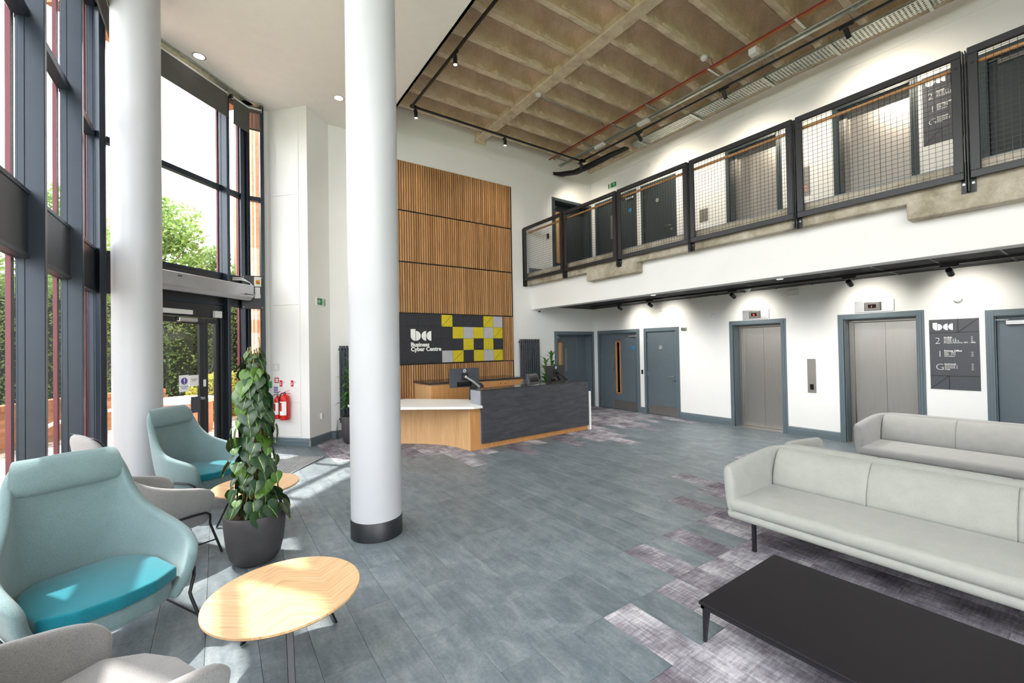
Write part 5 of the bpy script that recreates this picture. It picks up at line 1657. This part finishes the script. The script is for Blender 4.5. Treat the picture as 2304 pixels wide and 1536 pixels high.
for i, (y, lb) in enumerate(((7.03, 'small black spotlight under the gallery above the double door'), (6.15, 'small black spotlight under the gallery above the toilet door'),
                             (4.27, 'small black spotlight under the gallery before the left lift'), (2.45, 'small black spotlight under the gallery before the right lift'),
                             (1.35, 'small black spotlight under the gallery above the directory sign'))):
    spot_head((8.05, y, 2.715), (1.0, -0.06, -0.55), lb, gs2, r_=0.036, L=0.11, energy=11, cone=98, blend=1.0, lamp_on=False)

# ------------------------------------------------------------ services under the ceiling
ct = thing('cable_tray', 'perforated galvanised cable tray hung along the lift wall', 'cable tray', (0, 0, 0))
q = MB()
x0, x1, zt = 8.02, 8.36, 6.42
nx, xs_ = 14, None
dx = (x1 - x0) / nx
y = -1.0
rowi = 0
while y < 6.55:
    hole = rowi % 2 == 1
    if hole:
        for c in range(nx):
            if c % 2 == 0: q.quad((x0 + c * dx, y, zt), (x0 + (c + 1) * dx, y, zt), (x0 + (c + 1) * dx, y + 0.024, zt), (x0 + c * dx, y + 0.024, zt))
    else:
        q.quad((x0, y, zt), (x1, y, zt), (x1, y + 0.026, zt), (x0, y + 0.026, zt))
    y += 0.024 if hole else 0.026
    rowi += 1
q.box(x0 - 0.002, -1, zt, x0, 6.55, zt + 0.05); q.box(x1, -1, zt, x1 + 0.002, 6.55, zt + 0.05)
q.build('perforated_tray', 'galv', ct, recalc=False)
q = MB()
for k in range(7): q.tube([(8.07 + k * 0.035, -1, 6.437), (8.06 + k * 0.036, 3, 6.44), (8.07 + k * 0.035, 6.6, 6.437)], 0.012, 6)
tag(q.build('tray_cables', 'black', None, smooth=True), 'black cables lying in the galvanised cable tray', 'cable')
for yy in (6.35, 5.0, 3.6, 2.6, 1.5, 0.4):
    MB().bar((7.96, yy, zt - 0.02), (8.42, yy, zt - 0.02), 0.04, 0.02).build('strut', 'galv', ct)
    for x in (7.98, 8.40): MB().tube([(x, yy, zt - 0.02), (x, yy, 6.68)], 0.004, 5).build('threaded_rod', 'chrome', ct)
tk = thing('cable_trunking', 'galvanised lighting trunking beside the ceiling track', 'trunking', (0, 0, 0))
box(7.44, -1.0, 6.42, 7.50, 8.42, 6.47).build('trunking', 'galv', tk, bevel=0.003, seg=1)
MB().tube([(7.40, -1, 6.45), (7.40, 8.42, 6.45)], 0.014, 10).build('conduit', 'galv', tk, smooth='auto')
gst = 'strut brackets'
for yy in (8.15, 7.2, 6.25, 5.35, 4.05, 2.7, 1.4):
    MB().bar((7.02, yy, 6.47), (7.52, yy, 6.47), 0.035, 0.02).build('strut', 'galv', tk)
    for x in (7.04,): MB().tube([(x, yy, 6.47), (x, yy, 6.645)], 0.004, 5).build('threaded_rod', 'chrome', tk)
for (yy, lb) in ((7.0, 'grey white junction box on the trunking, furthest back'), (5.75, 'second grey white junction box along the trunking')):
    jb = thing('junction_box', lb, 'junction box', (7.45, yy, 6.40))
    box(-0.05, -0.14, -0.02, 0.05, 0.14, 0.05).build('box', 'steelwhite', jb, bevel=0.006, seg=1)
jb = thing('junction_box', 'white square junction box hanging under the red cables', 'junction box', (7.15, 3.35, 6.40))
box(-0.06, -0.06, -0.05, 0.06, 0.06, 0.05).build('box', 'steelwhite', jb, bevel=0.006, seg=1)
q = MB()
for k in range(3): q.tube([(7.03 + 0.016 * k, -1, 6.50 + 0.006 * (k % 2)), (7.035 + 0.016 * k, 4, 6.495), (7.03 + 0.016 * k, 8.38, 6.50)], 0.006, 6)
tag(q.build('red_fire_cables', 'redcable', None, smooth=True), 'red fire alarm cables running along under the concrete ceiling', 'cable')
q = MB()
for k in range(3): q.tube([(7.10 + 0.018 * k, -1, 6.50), (7.105 + 0.018 * k, 8.3, 6.50)], 0.005, 6)
tag(q.build('orange_cables', 'orangecable', None, smooth=True), 'orange cables running beside the red ones', 'cable')
q = MB()
rnd = random.Random(3)
for k in range(26):
    ox, oz = rnd.uniform(-0.07, 0.07), rnd.uniform(-0.05, 0.05)
    q.tube([(8.12 + ox, 6.75, 6.44 + oz * 0.3), (7.98 + ox, 7.15, 6.38 + oz * 0.7), (7.86 + ox, 7.65, 6.30 + oz), (7.72 + ox, 8.12, 6.24 + oz), (7.50 + ox, 8.45, 6.25 + oz), (7.40 + ox * 0.6, 8.60, 6.30 + oz * 0.6)], 0.013, 6)
tag(q.build('black_cable_bundle', 'black', None, smooth=True), 'thick black bundle of data cables drooping from the tray end', 'cable')
def smoke(loc, label):
    s = thing('smoke_detector', label, 'smoke detector', loc, 0, 'smoke detectors')
    MB().lathe([(0.052, 0), (0.054, -0.02), (0.045, -0.035), (0.034, -0.038), (0.032, -0.05), (0.02, -0.056), (0.0, -0.056)], n=28, cap=False).build('body', 'steelwhite', s, smooth='auto')
    MB().lathe([(0.06, 0.012), (0.06, 0.0)], n=28).build('base', 'steelwhite', s, smooth='auto')
smoke((5.16, 6.42, 6.60), 'white smoke detector on the concrete spine beam')
smoke((6.85, 4.02, 6.58), 'white smoke detector on the concrete rib beside the red cables')
smoke((8.25, 4.08, 2.74), 'white smoke detector on the black ceiling under the gallery')
cd = thing('conduit_run', 'thin grey conduit from the spine beam detector to the red cables', 'conduit', (0, 0, 0))
MB().tube([(5.20, 6.47, 6.62), (5.32, 6.47, 6.61), (6.95, 6.47, 6.60)], 0.012, 8).build('conduit', 'galv', cd, smooth='auto')
MB().tube([(6.95, 6.47, 6.60), (7.02, 6.46, 6.51)], 0.008, 8).build('red_tail', 'redcable', cd, smooth='auto')
cd = thing('conduit_run', 'short conduit from the second ceiling detector to the red cables', 'conduit', (0, 0, 0))
MB().tube([(6.88, 4.0, 6.60), (7.0, 3.98, 6.60)], 0.012, 8).build('conduit', 'galv', cd, smooth='auto')
MB().tube([(7.0, 3.98, 6.60), (7.04, 3.97, 6.50)], 0.008, 8).build('red_tail', 'redcable', cd, smooth='auto')
for (x, y), lb in (((-0.186, 7.809), 'recessed ceiling downlight above the entrance doors'), ((1.79, 7.803), 'recessed ceiling downlight near the round column top')):
    dl = thing('downlight', lb, 'ceiling light', (x, y, ZS), 0, 'recessed downlights in the white ceiling')
    MB().lathe([(0.085, -0.006), (0.095, -0.004), (0.095, 0.0)], n=36, cap=False).build('bezel', 'steelwhite', dl, smooth='auto')
    MB().lathe([(0.070, -0.007), (0.085, -0.006)], n=36, cap=False).build('bezel_rim', 'chrome', dl)
    MB().lathe([(0.0, -0.006), (0.070, -0.0065)], n=36, cap=False).build('lens', emis('downlight_lens', (1, 0.96, 0.9, 1), 3.0), dl)
for (x, y), lb in (((7.03, 1.07), 'small round white downlight in the black ceiling at the right edge'), ((7.5, 3.2), 'small white fill downlight added in the black ceiling between the lifts'), ((7.45, 5.6), 'small white fill downlight added in the black ceiling near the toilet door')):  # extra downlights added to brighten the area under the gallery
    dl = thing('downlight', lb, 'ceiling light', (x, y, 2.745), 0, 'downlights in the black ceiling')
    MB().lathe([(0.045, -0.006), (0.06, -0.006), (0.06, 0.003)], n=28, cap=False).build('bezel', 'steelwhite', dl, smooth='auto')
    MB().lathe([(0.0, -0.004), (0.045, -0.006)], n=28, cap=False).build('lens', emis('small_lens', (1, 0.95, 0.88, 1), 2.0), dl)
    ld = bpy.data.lights.new('fill_beam', 'SPOT'); ld.energy = 60; ld.spot_size = radians(150); ld.spot_blend = 1.0; ld.shadow_soft_size = 0.05; ld.color = (1, 0.96, 0.9)  # wide fill beam added to lift the wall brightness below the gallery
    lo = bpy.data.objects.new('fill_beam', ld); COL.objects.link(lo); lo.parent = dl; lo.location = (0, 0, -0.02)
cv = thing('cctv_dome', 'small white dome camera under the end of the white beam', 'camera', (6.78, 8.55, 2.66))
MB().lathe([(0.045, 0.0), (0.045, -0.03), (0.035, -0.035)], n=24).build('body', 'steelwhite', cv, smooth='auto')
MB().lathe([(0.034, -0.035), (0.028, -0.055), (0.012, -0.066), (0, -0.068)], n=20, cap=False).build('dome', 'blackgloss', cv, smooth=True)

# ------------------------------------------------------------ signs and small wall fittings
def directory(z, label):
    s = thing('directory_sign', label, 'sign', (XW, 1.715, z), RW, 'grey floor directory signs')
    W_, Hh = 0.512, 1.03
    box(0, -0.008, 0, W_, 0, Hh).build('board', 'signgrey', s)
    y0, y1 = -0.011, -0.008
    def line(ax, az_, bx1, bz1):
        MB().bar((ax, -0.009, az_), (bx1, -0.009, bz1), 0.003, 0.009, (0, 0, 1) if abs(bx1 - ax) > 0.01 else (1, 0, 0)).build('engraved_line', 'black', s)
    line(0, 0.835, W_, 0.835); line(0, 0.20, W_, 0.20)
    line(0.305, 0.835, 0.305, Hh); line(0.305, 0.835, W_, Hh)
    line(0.20, 0.0, 0.20, 0.20); line(0.0, 0.0, 0.20, 0.20)
    logo(s, 0.04, 0.87, 0.115, y0, y1, 'signwhite')
    for n_, zz in (('2', 0.672), ('1', 0.478), ('G', 0.284)):
        text(n_, 0.135, 'signwhite', s, (0.055 + (0.02 if n_ == '1' else 0), -0.0095, zz), ext=0.001, bold=-0.0035)
    def block(zz, head, lines):
        text(head, 0.033, 'signwhite', s, (0.155, -0.0095, zz), bold=0.0009, ext=0.0006)
        text(lines, 0.031, 'signwhite', s, (0.155, -0.0095, zz - 0.026), ext=0.0006, line=0.80)
    block(0.752, 'inc/lab', 'inc/lab 1-3\ninc/lab 5 & 6\nProject Rooms, S01 - S06')
    block(0.556, 'Private Office', 'F01 - F07\nF08 - F12\nShowers')
    block(0.362, 'inc/work', 'inc/work 1\ninc/work 2\nCafe')
    q = MB()
    def chev(x, zz, k):
        q.bar((x - 0.010, -0.0095, zz - 0.005 * k), (x, -0.0095, zz + 0.005 * k), 0.0015, 0.004)
        q.bar((x, -0.0095, zz + 0.005 * k), (x + 0.010, -0.0095, zz - 0.005 * k), 0.0015, 0.004)
    for i in range(4): chev(0.44, 0.765 - i * 0.026, 1)
    for i in range(3): chev(0.44, 0.545 - i * 0.026, 1)
    for i in range(4): chev(0.44, 0.375 - i * 0.026, -1)
    q.build('arrows', 'signwhite', s)
directory(0.985, 'grey ground floor directory sign right of the lifts')
directory(4.64, 'grey directory sign on the gallery wall behind the mesh')
def running_sign(loc, rot, arrow, label, w_=0.30, h=0.15, flip=False, bare=False):
    s = thing('exit_sign', label, 'sign', loc, rot, 'green emergency exit signs')
    box(0, -0.012, 0, w_, 0, h).build('white_border', 'signwhite', s, bevel=0.002, seg=1)
    gx0, gx1 = (0.045, w_ - 0.012) if not bare else (0.01, w_ - 0.01)
    box(gx0, -0.014, 0.014, gx1, -0.012, h - 0.014).build('green_field', 'green', s)
    m_ = (gx0 + gx1) / 2
    ax = gx0 + (gx1 - gx0) * (0.25 if not flip else 0.75); px_ = gx0 + (gx1 - gx0) * (0.75 if not flip else 0.25)
    c = h / 2; k = h * 0.24
    if arrow == 'left': pts = [((ax + k, c), (ax - k, c)), ((ax - k, c), (ax, c + k)), ((ax - k, c), (ax, c - k))]
    else: pts = [((ax, c - k), (ax, c + k)), ((ax, c + k), (ax - k, c)), ((ax, c + k), (ax + k, c))]
    q = MB()
    for (a, b), (cc, d) in pts: q.bar((a, -0.0145, b), (cc, -0.0145, d), 0.002, h * 0.075, (0, 0, 1) if abs(cc - a) > 1e-3 else (1, 0, 0))
    q.build('arrow', 'signwhite', s)
    d0 = box(px_ - h * 0.2, -0.0155, c - h * 0.36, px_ + h * 0.2, -0.014, c + h * 0.36).build('doorway', 'signwhite', s)
    q = MB().lathe([(h * 0.055, -0.0155), (h * 0.055, -0.017)], (px_ + h * 0.02, 0, c + h * 0.25), 10, 'y')
    for a, b in (((0.0, 0.18), (-0.02, -0.04)), ((0.0, 0.14), (0.14, 0.06)), ((0.0, 0.14), (-0.13, 0.04)), ((-0.02, -0.04), (0.12, -0.16)), ((0.12, -0.16), (0.10, -0.3)), ((-0.02, -0.04), (-0.12, -0.18)), ((-0.12, -0.18), (-0.2, -0.2))):
        q.bar((px_ + a[0] * h, -0.0165, c + a[1] * h), (px_ + b[0] * h, -0.0165, c + b[1] * h), 0.001, h * 0.07)
    q.build('running_figure', 'green', s)
bang = atan2(8.85 - 8.362, 1.82 - 1.358)
running_sign((1.50, 8.512, 2.555), bang, 'left', 'green running man exit sign with left arrow on the angled wall')
running_sign((XW, 8.02, 5.965), RW, 'up', 'green running man exit sign with up arrow high on the gallery wall', 0.30, 0.15, True, True)

def fitting(name, label, cat, loc, rot, w_, h, d, mat='steelwhite', bev=0.006, group=None):
    s = thing(name, label, cat, loc, rot, group)
    box(0, -d, 0, w_, 0, h).build('cover', mat, s, bevel=bev, seg=2)
    return s
PA = lambda t_, z: (0.838 + pd.x * t_, 8.938 + pd.y * t_, z)
s = fitting('light_switch', 'white double switch plate on the angled pier above the extinguishers', 'switch', PA(0.03, 1.36), pang, 0.13, 0.13, 0.03)
box(0.05, -0.036, 0.03, 0.10, -0.03, 0.10).build('rocker', 'white', s, bevel=0.002, seg=1)
fitting('wall_socket', 'small white socket low on the grey shaded pier face', 'socket', (1.575, 8.592, 0.44), bang, 0.08, 0.11, 0.035)
fitting('door_release', 'green break-glass door release half behind the plant', 'call point', (0.735, 8.965, 1.05), 0, 0.09, 0.12, 0.04, 'green')
s = thing('fire_action_notice', 'small red bordered fire action notice with blue lines', 'notice', PA(0.025, 0.94), pang)
box(0, -0.013, 0, 0.12, -0.012, 0.30).build('paper', 'signwhite', s)
q = MB(); q.box(0.03, -0.015, 0.20, 0.12, -0.013, 0.215); q.box(0.03, -0.015, 0.28, 0.12, -0.013, 0.295); q.box(0.03, -0.015, 0.2, 0.045, -0.013, 0.295); q.box(0.105, -0.015, 0.2, 0.12, -0.013, 0.295)
q.build('red_border', 'red', s)
q = MB()
for i in range(4): q.box(0.01, -0.015, 0.02 + i * 0.03, 0.10, -0.013, 0.038 + i * 0.03)
q.build('blue_lines', 'navy', s)
text('FIRE ACTION', 0.016, 'red', s, (0.035, -0.0135, 0.24), ext=0.0005)
for t0, lb in ((0.165, 'red and white extinguisher notice on the left'), (0.40, 'red and white extinguisher notice on the right')):
    s = thing('extinguisher_notice', lb, 'notice', PA(t0, 1.075), pang, 'extinguisher notices')
    box(0, -0.0135, 0, 0.15, -0.012, 0.11).build('card', 'signwhite', s)
    MB().box(0.0, -0.015, 0.0, 0.055, -0.0135, 0.11).build('red_field', 'red', s)
    MB().box(0.018, -0.017, 0.02, 0.034, -0.015, 0.08).build('cylinder_symbol', 'signwhite', s)
    text('CO2\nFire' if t0 < 0.3 else 'Water\nFire', 0.02, 'plastic', s, (0.065, -0.0142, 0.08), ext=0.0005)
def extinguisher(t0, r_, z0, z1, kind, label):
    s = thing('fire_extinguisher', label, 'fire extinguisher', PA(t0, 0), pang, 'fire extinguishers on the angled pier')
    y = -r_ - 0.02
    MB().lathe([(r_ * 0.85, z0), (r_, z0 + 0.02), (r_, z1 - r_ * 1.0), (r_ * 0.86, z1 - r_ * 0.45), (r_ * 0.5, z1 - r_ * 0.12), (r_ * 0.32, z1), (r_ * 0.32, z1 + 0.02)], (0, y, 0), 28).build('cylinder', 'red', s, smooth='auto')
    # paper label wraps the front
    q = MB(); n = 10; rr = r_ + 0.0012; zl0, zl1 = z0 + (z1 - z0) * 0.2, z0 + (z1 - z0) * 0.74
    q.rows([[(rr * sin(a), y - rr * cos(a), z) for a in [(-0.9 + 1.9 * i / n) for i in range(n + 1)]] for z in (zl0, zl1)])
    lb_ = q.build('label', 'signwhite', s, smooth=True)
    q = MB(); rr += 0.0012
    q.rows([[(rr * sin(a), y - rr * cos(a), z) for a in [(-0.75 + 0.8 * i / n) for i in range(n + 1)]] for z in (zl0 + (zl1 - zl0) * 0.3, zl1 - 0.02)])
    q.build('label_print', 'red', s, smooth=True)
    if kind == 'co2':
        MB().tube([(0, y, z1 + 0.01), (0, y, z1 + 0.05)], 0.014, 10).build('valve', 'chrome', s)
        MB().tube([(0, y, z1 + 0.04), (-0.06, y, z1 + 0.035), (-0.10, y, z1 + 0.01), (-0.115, y, z1 - 0.05)], 0.006, 8).build('hose', 'black', s, smooth=True)
        MB().lathe([(0.014, 0), (0.018, -0.03), (0.03, -0.19)], (-0.118, y, z1 - 0.05), 16).build('horn', 'plastic', s, smooth='auto')
        MB().bar((-0.01, y, z1 + 0.05), (0.06, y, z1 + 0.10), 0.014, 0.006).build('lever', 'red', s)
        MB().bar((0.0, y, z1 + 0.04), (0.07, y, z1 + 0.035), 0.014, 0.006).build('handle', 'red', s)
    else:
        MB().tube([(0, y, z1 + 0.01), (0, y, z1 + 0.04)], 0.016, 10).build('valve', 'navy', s)
        MB().tube([(0, y, z1 + 0.03), (-0.07, y, z1 + 0.02), (-0.115, y - 0.01, z1 - 0.08), (-0.10, y - 0.01, z1 - 0.25), (-0.075, y - 0.01, z1 - 0.38)], 0.010, 8).build('hose', 'black', s, smooth=True)
        MB().bar((-0.02, y, z1 + 0.04), (0.10, y, z1 + 0.075), 0.016, 0.006).build('lever', 'red', s)
        MB().bar((0.0, y, z1 + 0.03), (0.11, y, z1 + 0.02), 0.016, 0.006).build('handle', 'red', s)
extinguisher(0.165, 0.052, 0.50, 0.90, 'co2', 'slim red extinguisher with black horn on the left of the pair')
extinguisher(0.345, 0.080, 0.49, 0.94, 'water', 'larger red extinguisher with black hose on the right of the pair')

g_ = 'small fittings on the lift wall'
s = thing('fire_sounder', 'round cream fire sounder above the directory sign', 'sounder', (XW, 1.40, 2.30), RW)
MB().lathe([(0.05, 0), (0.05, -0.02), (0.042, -0.03), (0.04, -0.055), (0.03, -0.06), (0, -0.06)], (0, 0, 0), 24, 'y', cap=False).build('body', 'steelwhite', s, smooth='auto')
s = thing('fire_sounder', 'round cream fire sounder between toilet door and left lift', 'sounder', (XW, 5.13, 2.32), RW)
MB().lathe([(0.045, 0), (0.045, -0.02), (0.035, -0.03), (0.032, -0.05), (0, -0.052)], (0, 0, 0), 24, 'y', cap=False).build('body', 'steelwhite', s, smooth='auto')
fitting('small_sign_plate', 'little steel indicator plate right of the toilet door head', 'plate', (XW, 5.88, 2.03), RW, 0.13, 0.07, 0.03, 'chrome')
fitting('card_reader', 'black card reader between the double door and toilet door', 'card reader', (XW, 7.03, 0.98), RW, 0.05, 0.11, 0.02, 'black')
fitting('card_reader', 'black card reader on the reception wall at gallery level', 'card reader', (7.17, YB, FZ + 0.98), 0, 0.06, 0.13, 0.02, 'black')
fitting('wall_sensor', 'small white box sensor under the gallery ceiling above the toilet door', 'sensor', (XW, 6.47, 2.51), RW, 0.08, 0.09, 0.04)
fitting('wall_sensor', 'white box sensor under the gallery ceiling between the lifts', 'sensor', (XW, 3.62, 2.575), RW, 0.17, 0.11, 0.06)
fitting('wall_sensor', 'small grey sensor high on the gallery wall above the toilet door', 'sensor', (XW, 6.72, 6.10), RW, 0.08, 0.10, 0.03)
